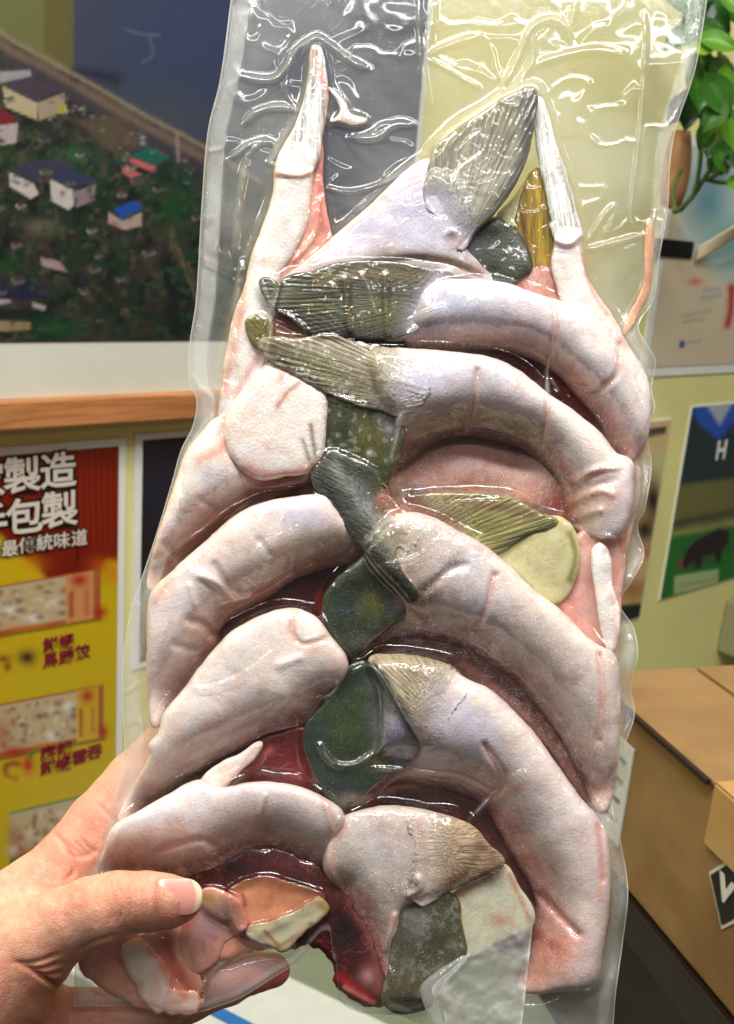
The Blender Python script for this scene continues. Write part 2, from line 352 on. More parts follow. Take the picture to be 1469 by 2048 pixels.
for _ in range(30):
    x = r2.uniform(-20, 400); y = r2.uniform(max(190, 215+(x-90)*.5), 640); wd_ = r2.uniform(9, 20); hh_ = wd_*r2.uniform(.4, .6); sk_ = wd_*.35
    rc = r2.choice([(52, 54, 74), (70, 66, 76), (96, 60, 56), (44, 60, 92), (84, 80, 78), (110, 90, 70)]); wc = r2.choice([(190, 180, 170), (150, 140, 134), (120, 108, 104)])
    ops += [('b', x+sk_+wd_*.45, y+hh_*.9, 1.6, 1.6, (50, 46, 50), .0)]
    ops += [('p', [(x, y), (x+wd_, y-hh_*.4), (x+wd_+sk_, y+hh_*.2), (x+sk_, y+hh_*.7)], 1.5, rc, .9), ('p', [(x, y), (x+sk_, y+hh_*.7), (x+sk_, y+hh_*1.5), (x, y+hh_*.8)], 1.5, wc, .85), ('p', [(x+sk_, y+hh_*.7), (x+wd_+sk_, y+hh_*.2), (x+wd_+sk_, y+hh_*.9), (x+sk_, y+hh_*1.5)], 1.5, tuple(int(c_*.75) for c_ in wc), .85)]
for _ in range(130):
    x = r2.uniform(-20, 410); y = r2.uniform(max(240, 240+(x-90)*.55), 670); ops.append(('b', x, y, r2.uniform(3, 9), r2.uniform(3, 8), r2.choice([(34, 84, 42), (24, 58, 36), (16, 26, 24), (60, 92, 50), (20, 40, 34)]), .75))
for _ in range(46):
    x = r2.uniform(90, 400); y = 175+(x-90)*.50+r2.uniform(-6, 60); c = r2.choice([(190, 186, 186), (140, 70, 66), (60, 60, 70), (150, 140, 110), (110, 118, 140)])
    ops.append(('b', x, y, r2.uniform(3, 6), r2.uniform(2.5, 4), c, .85))
for _ in range(40):
    x = r2.uniform(0, 400); y = r2.uniform(430, 660); ops.append(('b', x, y, r2.uniform(6, 16), r2.uniform(4, 12), r2.choice([(24, 64, 40), (60, 74, 56), (18, 22, 24), (90, 78, 60)]), .6))
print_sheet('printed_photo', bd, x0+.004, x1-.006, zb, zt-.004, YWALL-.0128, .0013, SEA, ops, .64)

# --- wooden rail under the board
t = NT('varnished_wood'); v = t.obj(); mp = t.n('ShaderNodeMapping', Vector=v); mp.inputs['Scale'].default_value = (1, 14, 14)
n = t.noise(mp.outputs[0], 14, 5, .6, 1.0); c = t.mix(t.ramp(n, .3, .7), lin((150, 92, 48)), lin((196, 134, 80)))
M_wood = t.done(t.n('ShaderNodeBsdfPrincipled', Base__Color=c, Roughness=.45).outputs[0])
zr1 = onwall(200, 788, .02)[2]; zr0 = onwall(200, 850, .02)[2]
rail = box('wooden_rail', (x0-.2, YWALL-.022, zr0), (onwall(760, 780)[0], YWALL-.0002, zr1-.002), M_wood, None, .002)
tag(rail, 'orange brown varnished wooden rail running along the wall below the aerial photo', 'rail')

# --- food poster with Chinese lettering, left
a0 = onwall(243, 900); pz1 = onwall(240, 876)[2]; pz0 = onwall(150, 1990)[2]; px1 = onwall(247, 1200)[0]; px0 = onwall(-330, 1100)[0]
fp = wempty('food_poster', ((px0+px1)/2, YWALL, pz0)); tag(fp, 'yellow and red food poster with white Chinese lettering and dumpling packs, left of the hand', 'poster')
lbox('paper', px0, px1, pz0, pz1, YWALL-.0001, YWALL-.0016, M_white, fp, 0)
RED = (126, 26, 8); YEL = (206, 176, 20)
def pack(x, y, wd, hgt, sl, border, right):
    q = lambda u, v_: (x+u*wd, y+v_*hgt-sl*u*wd)
    o = [('p', [q(0, 0), q(1, 0), q(1, 1), q(0, 1)], 2, border, 1), ('p', [q(0, .04), q(.78, .04), q(.78, .9), q(0, .9)], 2, (196, 176, 136), 1)]
    pr_ = random.Random(int(y))
    for _ in range(60): o.append(('b', *q(pr_.uniform(.02, .74), pr_.uniform(.1, .86)), wd*pr_.uniform(.012, .04), hgt*pr_.uniform(.03, .08), pr_.choice([(150, 92, 56), (226, 214, 184), (104, 70, 50), (206, 176, 130), (176, 120, 70)]), .8))
    for i in range(5):
        for j in range(3):
            if pr_.random() < .35: continue
            o.append(('b', *q(.05+.155*i, .28+.24*j), wd*.066, hgt*.10, [(224, 206, 172), (196, 168, 128), (232, 226, 206)][(i*2+j) % 3], .95))
            o.append(('b', *q(.11+.155*i, .36+.2*j), wd*.036, hgt*.055, (112, 84, 66), .8))
    o += [('b', *q(.06, .55), wd*.09, hgt*.3, (176, 108, 66), .75), ('b', *q(.18, .94), wd*.12, hgt*.12, (186, 30, 20), .95), ('b', *q(.5, .94), wd*.2, hgt*.06, (214, 120, 40), .8),
          ('p', [q(.75, .02), q(.95, .02), q(.95, .98), q(.75, .98)], 2, right, .9), ('b', *q(.85, .16), wd*.07, hgt*.14, (178, 20, 40), .95),
          ('s', [q(.79, .4), q(.79, .85)], wd*.02, (140, 20, 20), .7), ('s', [q(.9, .42), q(.9, .85)], wd*.02, (190, 80, 60), .6), ('b', *q(1.0, .88), wd*.05, hgt*.14, (176, 24, 16), .9), ('s', [q(0, 1.02), q(1.0, 1.02)], 3, (70, 54, 20), .7)]
    return o
ops = [('p', [(-400, 800), (300, 800), (300, 1130), (215, 1120), (190, 1150), (150, 1180), (110, 1180), (78, 1140), (40, 1110), (-10, 1060), (-60, 1000), (-400, 1000)], 9, RED, 1),
       ('n', 18, .55, .75, (150, 52, 10), .0, 4), ('b', 170, 1140, 40, 34, (90, 14, 8), .7), ('b', 200, 1130, 30, 18, (206, 90, 20), .6), ('b', 60, 1130, 30, 20, (226, 150, 20), .6), ('b', 230, 1150, 20, 22, (220, 110, 20), .6),
       ('s', [(50, 895), (56, 960)], 2.5, (50, 10, 8), .9), ('s', [(147, 890), (156, 1120)], 2.5, (50, 10, 8), .9)]
for k in range(14):
    xx = 160+k*6; ops.append(('s', [(xx, 885), (xx+4, 1090)], 2.2, (92, 14, 6) if k % 2 else (160, 46, 14), .4))
ops += pack(-80, 1185, 282, 100, .17, (176, 92, 50), (214, 150, 90)) + pack(-10, 1410, 218, 108, .19, (170, 100, 50), (216, 176, 40)) + pack(20, 1625, 200, 100, .24, (60, 140, 70), (190, 90, 90))
ops += [('b', 55, 1315, 20, 17, (66, 16, 34), 1), ('b', 8, 1318, 16, 9, (140, 60, 20), .9), ('b', 16, 1333, 8, 10, (120, 40, 16), .9),
        ('b', 57, 1530, 13, 20, (196, 20, 22), 1), ('s', [(60, 1515), (68, 1503)], 4, (60, 130, 40), .95), ('s', [(36, 1528), (14, 1530), (12, 1550), (34, 1558)], 6, (150, 70, 30), .9), ('b', 190, 1660, 34, 26, (120, 60, 60), .6), ('b', 30, 1560, 40, 14, (226, 170, 40), .5)]
print_sheet('printed_artwork', fp, px0+.005, px1-.0065, pz0+.005, pz1-.006, YWALL-.0023, .0011, YEL, ops, .88)
M_tw = simple('white_ink', (214, 204, 188), .5, .03); M_tk = simple('black_ink', (18, 14, 12), .5, .03); M_tr = simple('maroon_ink', (128, 24, 40), .5, .03)
def ctext(s, pxy, hpx, outline=True, mat=None):
    p = onwall(*pxy, .0035); q = onwall(pxy[0], pxy[1]+hpx, .0035); sz = abs(p[2]-q[2])
    if outline:
        text(s, fp, p[0], p[2], YWALL-.0030, sz, M_tk, .0022 if hpx > 50 else .0009); text(s, fp, p[0], p[2], YWALL-.0036, sz, M_tw, .0006 if hpx > 50 else .00012)
    else: text(s, fp, p[0], p[2], YWALL-.0030, sz, mat, .00025)
for s, x, y, hh in (('製', 45, 955, 74), ('造', 117, 946, 74), ('家', -28, 966, 74), ('包', 50, 1038, 74), ('製', 120, 1024, 74), ('手', -22, 1050, 74),
                    ('最', 20, 1099, 34), ('傳', 55, 1093, 34), ('統', 90, 1087, 34), ('味', 124, 1083, 34), ('道', 159, 1078, 34), ('。', -12, 1104, 34)):
    ctext(s, (x, y), hh)
for s, x, y in (('鮮', 102, 1291), ('蝦', 134, 1285), ('馬', 102, 1322), ('蹄', 134, 1316), ('餃', 166, 1306), ('麻', 97, 1507), ('辣', 130, 1500), ('鮮', 97, 1536), ('蝦', 128, 1530), ('雲', 160, 1516), ('吞', 190, 1506)):
    ctext(s, (x, y), 30, False, M_tr)

# --- black poster beside it
bx0 = onwall(268, 900)[0]; bx1 = onwall(600, 900)[0]; bz1 = onwall(300, 866)[2]; bz0 = onwall(300, 1330)[2]
bp = wempty('dark_poster', ((bx0+bx1)/2, YWALL, bz0)); tag(bp, 'black poster in a white margin between the food poster and the bag', 'poster')
lbox('paper', bx0, bx1, bz0, bz1, YWALL-.0001, YWALL-.0016, M_white, bp, 0)
print_sheet('printed_artwork', bp, bx0+.007, bx1-.006, bz0+.006, bz1-.005, YWALL-.0022, .003, (30, 28, 34), [('b', 330, 980, 60, 80, (34, 34, 48), .8), ('b', 320, 1130, 40, 60, (40, 24, 24), .7)])

# --- right-hand posters
def poster(name, label, TLp, BRp, xr, base, ops, marg, res=.003):
    x0 = onwall(*TLp)[0]; x1 = onwall(*xr)[0]; z1 = onwall(*TLp)[2]; z0 = onwall(*BRp)[2]
    e = wempty(name, ((x0+x1)/2, YWALL, z0)); tag(e, label, 'poster')
    lbox('paper', x0, x1, z0, z1, YWALL-.0001, YWALL-.0018, M_white, e, 0)
    print_sheet('printed_artwork', e, x0+marg, x1-marg, z0+marg, z1-marg, YWALL-.0026, res, base, ops); return e
pi_ = poster('infographic_poster', 'pale beige and teal information poster with a red shape, beside the black tape', (1352, 262), (1318, 752), (1640, 500), (206, 190, 160),
  [('p', [(1370, 250), (1800, 250), (1800, 640), (1440, 560), (1360, 470)], 16, (176, 196, 190), .9), ('b', 1420, 400, 44, 60, (70, 130, 150), .9), ('b', 1470, 480, 50, 50, (90, 160, 160), .8), ('b', 1440, 340, 30, 40, (60, 90, 130), .8), ('b', 1391, 563, 15, 7, (216, 100, 76), .95), ('s', [(1464, 575), (1462, 620), (1456, 650)], 8, (176, 40, 36), 1),
   ('s', [(1410, 580), (1440, 578)], 4, (140, 150, 160), .7), ('s', [(1404, 596), (1440, 592)], 4, (140, 150, 160), .7), ('p', [(1359, 682), (1371, 680), (1370, 694), (1358, 696)], 1, (60, 90, 140), 1), ('s', [(1376, 686), (1402, 680)], 2.5, (140, 140, 140), .7), ('s', [(1368, 632), (1420, 622)], 3, (150, 140, 120), .6), ('s', [(1368, 644), (1410, 638)], 3, (150, 140, 120), .6)], .012)
lp = poster('leaflet', 'tan leaflet with dark print mostly hidden behind the right edge of the bag', (1246, 846), (1190, 1262), (1338, 860), (214, 178, 120),
  [('s', [(1300, 838), (1335, 832)], 3, (110, 100, 90), .7), ('p', [(1298, 858), (1334, 852), (1332, 868), (1296, 874)], 2, (36, 44, 52), .95), ('b', 1316, 930, 30, 40, (196, 200, 150), .8), ('b', 1306, 1000, 20, 50, (34, 20, 18), 1), ('b', 1290, 1060, 26, 30, (44, 26, 20), 1), ('b', 1300, 1105, 22, 14, (170, 90, 50), .8), ('b', 1266, 1180, 40, 26, (150, 96, 50), .8), ('p', [(1200, 1215), (1290, 1205), (1290, 1240), (1200, 1250)], 5, (30, 30, 32), 1)], .002)
ap = poster('landscape_poster', 'poster of dark mountains and a brown animal on green grass, right edge below the infographic', (1382, 812), (1318, 1200), (1560, 850), (40, 54, 52),
  [('p', [(1378, 800), (1700, 780), (1700, 850), (1480, 852), (1440, 880), (1400, 850)], 8, (42, 84, 176), 1), ('p', [(1400, 790), (1480, 780), (1440, 850)], 6, (180, 186, 190), .9), ('p', [(1460, 850), (1700, 800), (1700, 900), (1440, 885)], 8, (40, 50, 62), .9),
   ('p', [(1345, 972), (1700, 930), (1700, 1050), (1330, 1070)], 8, (112, 108, 60), 1), ('s', [(1340, 1050), (1400, 1038), (1470, 1024)], 8, (70, 68, 44), .9), ('p', [(1330, 1062), (1700, 1030), (1700, 1300), (1310, 1300)], 6, (44, 112, 44), 1), ('s', [(1340, 1068), (1420, 1055), (1480, 1042)], 6, (150, 150, 80), .9),
   ('b', 1410, 1098, 34, 24, (52, 34, 30), 1, -20), ('b', 1442, 1078, 20, 22, (40, 32, 30), 1), ('b', 1380, 1122, 16, 13, (58, 36, 32), 1), ('b', 1362, 1128, 7, 10, (150, 40, 50), .9), ('s', [(1400, 1110), (1398, 1132)], 5, (40, 28, 26), .9), ('s', [(1438, 1095), (1436, 1122)], 5, (40, 28, 26), .9),
   ('p', [(1366, 1130), (1372, 1104), (1392, 1082), (1420, 1066), (1440, 1058), (1458, 1064), (1456, 1086), (1444, 1100), (1442, 1122), (1434, 1122), (1430, 1106), (1404, 1112), (1400, 1134), (1392, 1134), (1390, 1116), (1378, 1124), (1372, 1140)], 2, (44, 30, 28), 1),
   ('p', [(1350, 1152), (1438, 1138), (1436, 1172), (1348, 1188)], 3, (176, 196, 140), .85), ('s', [(1360, 1172), (1430, 1158)], 3, (180, 110, 90), .6)], .0015, .002)
p = onwall(1443, 902, .003); q = onwall(1443, 940, .003); text('H', ap, p[0], p[2], YWALL-.0032, abs(p[2]-q[2])*1.35, M_white, .001, name='emblem')
a, b = onwall(1300, 480, .004), onwall(1384, 516, .004)
tp = box('black_tape', (a[0], YWALL-.0042, onwall(1350, 515)[2]), (b[0], YWALL-.0032, onwall(1350, 480)[2]), simple('black_tape_vinyl', (14, 13, 12), .5, .05), None, 0)
tag(tp, 'strip of black tape stuck across the top poster behind the bag', 'tape')
# curled sheet hanging off the wall
cs = []
for i in range(14):
    for j in range(10):
        u, vv_ = i/13, j/9
        pA = onwall(1384, 520); pB = onwall(1560, 380)
        cs.append((pA[0]+(pB[0]-pA[0])*u, YWALL-.006-.05*math.sin(u*2.6)*(.4+.6*vv_), pA[2]+(pB[2]-pA[2])*u+(.055*vv_)*(.3+u)))
F = np.array([[i*10+j, i*10+j+1, (i+1)*10+j+1, (i+1)*10+j] for i in range(13) for j in range(9)])
o = mesh_obj('curled_paper', cs, F, simple('cream_paper', (214, 198, 166), .6, .05)); mo = o.modifiers.new('thick', 'SOLIDIFY'); mo.thickness = .0012
tag(o, 'cream sheet of paper curling off the wall at the right edge, above the black tape', 'paper')
sw = box('switch_box', (onwall(1444, 1240)[0], YWALL-.03, onwall(1450, 1296)[2]), (onwall(1560, 1240)[0], YWALL-.0003, onwall(1450, 1198)[2]), simple('grey_plastic', (150, 146, 110), .5, .04), None, .004)
tag(sw, 'small grey green box on the yellow wall above the cardboard carton', 'box')

# --- table, desk and carton
def hbox(name, A, d1, d2, L1, L2, z0, z1, mat, parent=None, bev=.002):
    """upright box: corner A (xy), unit directions d1,d2, between heights z0..z1"""
    M = Matrix(((d1[0], d2[0], 0, A[0]), (d1[1], d2[1], 0, A[1]), (0, 0, 1, 0), (0, 0, 0, 1)))
    return M, (0, 0, z0), (L1, L2, z1)
ztop = CAM[2]-0.30
A = onz(1262, 1424, ztop); B = onz(1475, 1612, ztop); Cc = onz(1274, 1321, ztop)
d1 = (B-A)[:2]; d1 /= np.linalg.norm(d1); d2 = np.array([-d1[1], d1[0]])
if (Cc-A)[:2]@d2 < 0: d2 = -d2
L2 = abs((Cc-A)[:2]@d2); L0 = 0.05
A2 = A[:2]-d1*L0
# bottom height from the pixel of the lower edge below B
dB = ray(1469, 1985); tt = np.dot(B[:2]-CAM[:2], dB[:2])/np.dot(dB[:2], dB[:2]); zbot = CAM[2]+dB[2]*tt
M = Matrix(((d1[0], d2[0], 0, A2[0]), (d1[1], d2[1], 0, A2[1]), (0, 0, 1, zbot), (0, 0, 0, 1)))
t = NT('cardboard'); v = t.obj(); mp = t.n('ShaderNodeMapping', Vector=v); mp.inputs['Scale'].default_value = (1, 1, 1.4)
c = t.mix(t.ramp(t.noise(mp.outputs[0], 25, 4), .3, .7), lin((140, 108, 68)), lin((156, 122, 80)))
c = t.mix(t.ramp(t.noise(v, 9, 5, .6), .48, .68, 0, .7), c, lin((120, 80, 38)))
M_card = t.done(t.n('ShaderNodeBsdfPrincipled', Base__Color=c, Roughness=.6).outputs[0])
ca = bpy.data.objects.new('cardboard_carton', None); COL.objects.link(ca); ca.matrix_world = M
tag(ca, 'brown cardboard carton with clear tape and a black diamond mark, lower right', 'carton')
HH = ztop-zbot; LL = .62
box('carton_body', (0, 0, 0), (LL, L2+.12, HH), M_card, ca, .002)
half = .045
box('top_flap', (-.002, -.003, HH+.0015), (LL, (L2+.12)*.5-.002, HH+.0050), M_card, ca, .001)
box('top_flap', (-.002, (L2+.12)*.5+.002, HH+.0015), (LL, L2+.123, HH+.0050), M_card, ca, .001)
M_gap = simple('carton_gap', (40, 26, 14), .8, .1)
box('flap_gap', (-.002, -.0065, HH+.0012), (L0+.095, -.0032, HH+.0046), M_gap, ca, 0)
box('flap_gap', (L0+.17, -.0065, HH+.0008), (LL, -.0032, HH+.0048), M_gap, ca, 0)
M_tape = simple('clear_brown_tape', (182, 142, 88), .15, .04)
box('sealing_tape', (L0+.10, -.0045, HH-.035), (L0+.165, -.0005, HH+.0045), M_tape, ca, .0005)
box('sealing_tape', (L0+.10, -.0035, HH+.0054), (L0+.165, .24, HH+.0060), M_tape, ca, 0)
M_lab = simple('label_paper', (214, 216, 210), .5, .03)
def onface(x, y):
    """pixel -> carton front face (local y=0) coordinates"""
    Mi = M.inverted(); o0 = Mi@Vector(CAM); o1 = Mi@Vector(CAM+ray(x, y)); d = o1-o0; k = -o0.y/d.y; p_ = o0+d*k; return p_.x, p_.z
fx0, fz0 = onface(1236, 1690); fx1, fz1 = onface(1272, 1500)
box('shipping_label', (fx0-.04, -.0016, fz0), (fx1, -.0004, fz1), M_lab, ca, 0)
for k in range(4):
    z = fz0+(fz1-fz0)*(.2+.2*k); box('printed_line', (fx1-.03, -.0022, z), (fx1-.006, -.0017, z+.003), simple('grey_ink', (120, 130, 130), .5, .03), ca, 0)
gx, gz = onface(1462, 1785); hx, _ = onface(1428, 1770)
r_ = abs(gx-hx)*1.15
def diamond(name, r, y0, y1, mat, rz):
    V = [(-r, y0, 0), (0, y0, -rz), (r, y0, 0), (0, y0, rz), (-r, y1, 0), (0, y1, -rz), (r, y1, 0), (0, y1, rz)]
    V = [(gx+a_, b_, gz+c_) for a_, b_, c_ in V]
    return mesh_obj(name, V, [(0, 1, 2, 3), (7, 6, 5, 4), (0, 4, 5, 1), (1, 5, 6, 2), (2, 6, 7, 3), (3, 7, 4, 0)], mat, ca, None, False)
diamond('diamond_border', r_*1.16, -.0012, -.0004, M_lab, r_*1.3*1.14); diamond('diamond_mark', r_, -.0020, -.0013, M_tk, r_*1.3)
text_o = text('V', ca, 0, 0, 0, r_*1.2, M_lab, .001, name='mark_letter'); text_o.location = (gx-r_*.1, -.0026, gz); text_o.rotation_euler = (math.pi/2, 0, 0)

# table and cabinet under the carton, shadow there put into their near-black colour
M_dark = simple('shade_dark_table', (30, 20, 14), .5, .2, 20)
tb = box('shade_dark_table', (.0, .0, -.03), (LL+.2, L2+.14, -.002), M_dark, None, .002, M=M@Matrix.Translation((-.06, -.005, 0)))
tag(tb, 'table under the cardboard carton, coloured near black as the shadow in the lower right', 'table')
tb2 = box('shade_dark_cabinet', (.0, .0, -.55), (LL+.2, L2+.10, -.032), M_dark, None, .002, M=M@Matrix.Translation((-.06, .02, 0)))
tag(tb2, 'cabinet front coloured near black as the shadow below the cardboard carton', 'cabinet')
# grey-green desk and white drawer at the bottom centre
zd = CAM[2]-.62
E1 = onz(560, 1870, zd); E2 = onz(930, 1800, zd); e1 = np.array([.93, .36]); e2 = np.array([.36, -.93])
Md = Matrix(((e1[0], -e2[0], 0, E1[0]), (e1[1], -e2[1], 0, E1[1]), (0, 0, 1, 0), (0, 0, 0, 1)))
M_ggr = simple('grey_green_metal', (122, 130, 108), .45, .05); M_gw = simple('white_metal', (206, 210, 202), .4, .04)
e = bpy.data.objects.new('desk', None); COL.objects.link(e); e.matrix_world = Md
tag(e, 'grey green desk with a white frame and blue strip, low behind the bag', 'desk')

box('desk_top', (-.04, -.9, zd-.025), (.9, .25, zd), M_ggr, e, .003)
box('frame', (-.14, -.9, zd-.02), (-.042, .25, zd+.004), M_gw, e, .003)
box('frame', (-.042, .10, zd-.01), (.9, .13, zd+.006), M_gw, e, .002)
box('groove', (-.035, .08, zd+.0005), (.9, .088, zd+.002), simple('dark_groove', (70, 76, 62), .5, .05), e, 0)
box('blue_strip', (-.115, -.9, zd+.0045), (-.105, .25, zd+.006), simple('blue_plastic', (40, 110, 180), .4, .05), e, 0)
box('body', (-.12, -.88, 0.0), (.88, .2, zd-.026), M_ggr, e, .003)

# --- pothos plant, upper right
M_stem = simple('vine_stem', (66, 84, 34), .5, .2, 80)
t = NT('pothos_leaf'); v = t.obj(); a = t.attr('Col'); c = t.mix(1, a.outputs['Color'], t.ramp(t.noise(v, 60, 4), .3, .7, .8, 1.2), 'MULTIPLY')
pb = t.n('ShaderNodeBsdfPrincipled', Base__Color=c, Roughness=.35); tr = t.n('ShaderNodeBsdfTranslucent', Color=c)
M_leaf = t.done(t.n('ShaderNodeMixShader', i0=.25, i1=pb.outputs[0], i2=tr.outputs[0]).outputs[0])
pr = wempty('pothos_plant', at(1420, 330, .95)); tag(pr, 'trailing green pothos plant hanging from its pot at the upper right', 'plant')
def leaf(x, y, ln, ang, dep, col, curl=.25):
    Wm = []; n_ = 9
    prof = [0.0, .40, .60, .66, .62, .52, .38, .2, 0.0]
    V = []; C = []
    for i in range(n_):
        for j in range(-3, 4):
            tt_ = i/(n_-1); wd = prof[i]*.62*(j/3)
            back = -.13*abs(j/3)*(1-tt_)**3*2
            V.append(((tt_+back), wd, -curl*tt_**2+.22*(abs(j)/3)**1.3*.5)); C.append(list(lin(col)*(1.35 if j == 0 else 1.0))+[1])
    V = np.array(V)*ln*dep/FPX
    ca_, sa_ = math.cos(math.radians(ang)), math.sin(math.radians(ang)); tilt = random.uniform(-.5, .5)
    Vx = V[:, 0]*ca_-V[:, 1]*sa_*math.cos(tilt); Vy = V[:, 0]*sa_+V[:, 1]*ca_*math.cos(tilt); Vz = V[:, 2]+V[:, 1]*math.sin(tilt)
    Wd = (R@np.stack([Vx, Vy, Vz])).T+at(x, y, dep)-np.array(pr.location)
    F = np.array([[i*7+j, (i+1)*7+j, (i+1)*7+j+1, i*7+j+1] for i in range(n_-1) for j in range(6)])
    mesh_obj('leaf', Wd, F, M_leaf, pr, {'Col': C})
G1 = (86, 140, 30); G2 = (48, 96, 26); G3 = (26, 58, 22); G4 = (130, 168, 44)
for L_ in [(1405, 5, 80, -40, .95, G2), (1445, -10, 80, -30, .93, G1), (1400, 62, 76, -20, .97, G3), (1410, 80, 78, -8, .92, G1), (1395, 110, 66, -70, 1.0, G3), (1430, 130, 70, -50, .95, G2), (1390, 140, 84, -80, .94, G2), (1420, 165, 80, -55, .9, G2), (1450, 150, 80, -80, .93, G1), (1380, 190, 70, -95, .99, G3), (1405, 215, 70, -60, .96, G3), (1436, 200, 70, -100, .92, G4), (1460, 235, 70, -75, .93, G1), (1376, 60, 60, -140, 1.0, G2), (1366, 200, 56, -120, 1.0, G3), (1420, 250, 60, -30, .98, G3), (1440, 300, 50, -70, .93, G2), (1385, 20, 70, 150, 1.0, G2), (1462, 365, 46, -10, .94, G1)]:
    leaf(*L_)
rp_ = random.Random(11)
for k in range(22):
    yy = rp_.uniform(-10, 330); leaf(rp_.uniform(1385, 1475), yy, rp_.uniform(36, 64), rp_.uniform(-130, 10), rp_.uniform(.9, 1.04), rp_.choice([G1, G2, G2, G3, G3, G4]), rp_.uniform(.1, .5))
def tube(name, pts, r, mat, parent, seg=7):
    P = cr(pts, False, .012); n_ = len(P); V = []
    for i in range(n_):
        d = P[min(i+1, n_-1)]-P[max(i-1, 0)]; d /= np.linalg.norm(d)+1e-9
        a = np.cross(d, [0.3, .2, 1]); a /= np.linalg.norm(a); b = np.cross(d, a)
        for k in range(seg):
            th = 2*math.pi*k/seg; V.append(P[i]+r*(a*math.cos(th)+b*math.sin(th)))
    F = np.array([[i*seg+k, i*seg+(k+1) % seg, (i+1)*seg+(k+1) % seg, (i+1)*seg+k] for i in range(n_-1) for k in range(seg)])
    return mesh_obj(name, np.array(V)-np.array(parent.location), F, mat, parent)
for pts in ([(1400, 60), (1408, 160), (1404, 250), (1400, 330), (1385, 395), (1352, 425)], [(1440, 100), (1436, 200), (1432, 280), (1420, 340), (1395, 380), (1360, 422)], [(1469, 200), (1462, 290), (1440, 345), (1415, 360), (1469, 365)], [(1350, 425), (1346, 380), (1362, 340)]):
    tube('stem', [at(x, y, .95+.01*i) for i, (x, y) in enumerate(pts)], .0024, M_stem, pr)
# tan pot partly behind the bag's edge
pot = at(1352, 345, 1.03); ring = []
prof = [(.010, -.040), (.026, -.036), (.034, -.02), (.037, .0), (.034, .02), (.027, .036), (.022, .045), (.019, .045), (.022, .03)]
for r_, z_ in prof:
    for k in range(28): ring.append((r_*.40*math.cos(k*2*math.pi/28), r_*.40*math.sin(k*2*math.pi/28), z_*.9))
F = np.array([[i*28+k, i*28+(k+1) % 28, (i+1)*28+(k+1) % 28, (i+1)*28+k] for i in range(len(prof)-1) for k in range(28)])
po = mesh_obj('clay_pot', ring, F, simple('tan_clay', (170, 122, 78), .5, .08)); po.location = Vector(pot)
tag(po, 'small tan clay pot half hidden behind the right edge of the bag, under the leaves', 'pot')

# ================================================================== the fish pieces
Q = 3.0; GX0, GY0 = 90.0, -60.0; NGX, NGY = 470, 730
HF = np.full((NGY, NGX), -1e3); HB = np.full((NGY, NGX), 1e3)          # front and back envelope of everything in the bag
def poisson(mask, it):
    u = np.zeros(mask.shape)
    # coarse start
    m2 = mask[::3, ::3]; c = np.zeros(m2.shape)
    for _ in range(it):
        p_ = np.pad(c, 1); c = (.25*(p_[:-2, 1:-1]+p_[2:, 1:-1]+p_[1:-1, :-2]+p_[1:-1, 2:])+.25*9)*m2
    u = np.repeat(np.repeat(c, 3, 0), 3, 1)[:mask.shape[0], :mask.shape[1]]*mask
    for _ in range(it):
        p_ = np.pad(u, 1); u = (.25*(p_[:-2, 1:-1]+p_[2:, 1:-1]+p_[1:-1, :-2]+p_[1:-1, 2:])+.25)*mask
    return u*Q*Q
THINGS = {}
CQ = 6.0; CRX, CRY = 236, 366; CRA = np.full((CRY, CRX, 3), np.nan)
def fish(name, label, cat='fish collar', group='fish collars packed in the bag'):
    e = empty(name, M_bag); tag(e, label, cat, group); THINGS[label] = e; return e
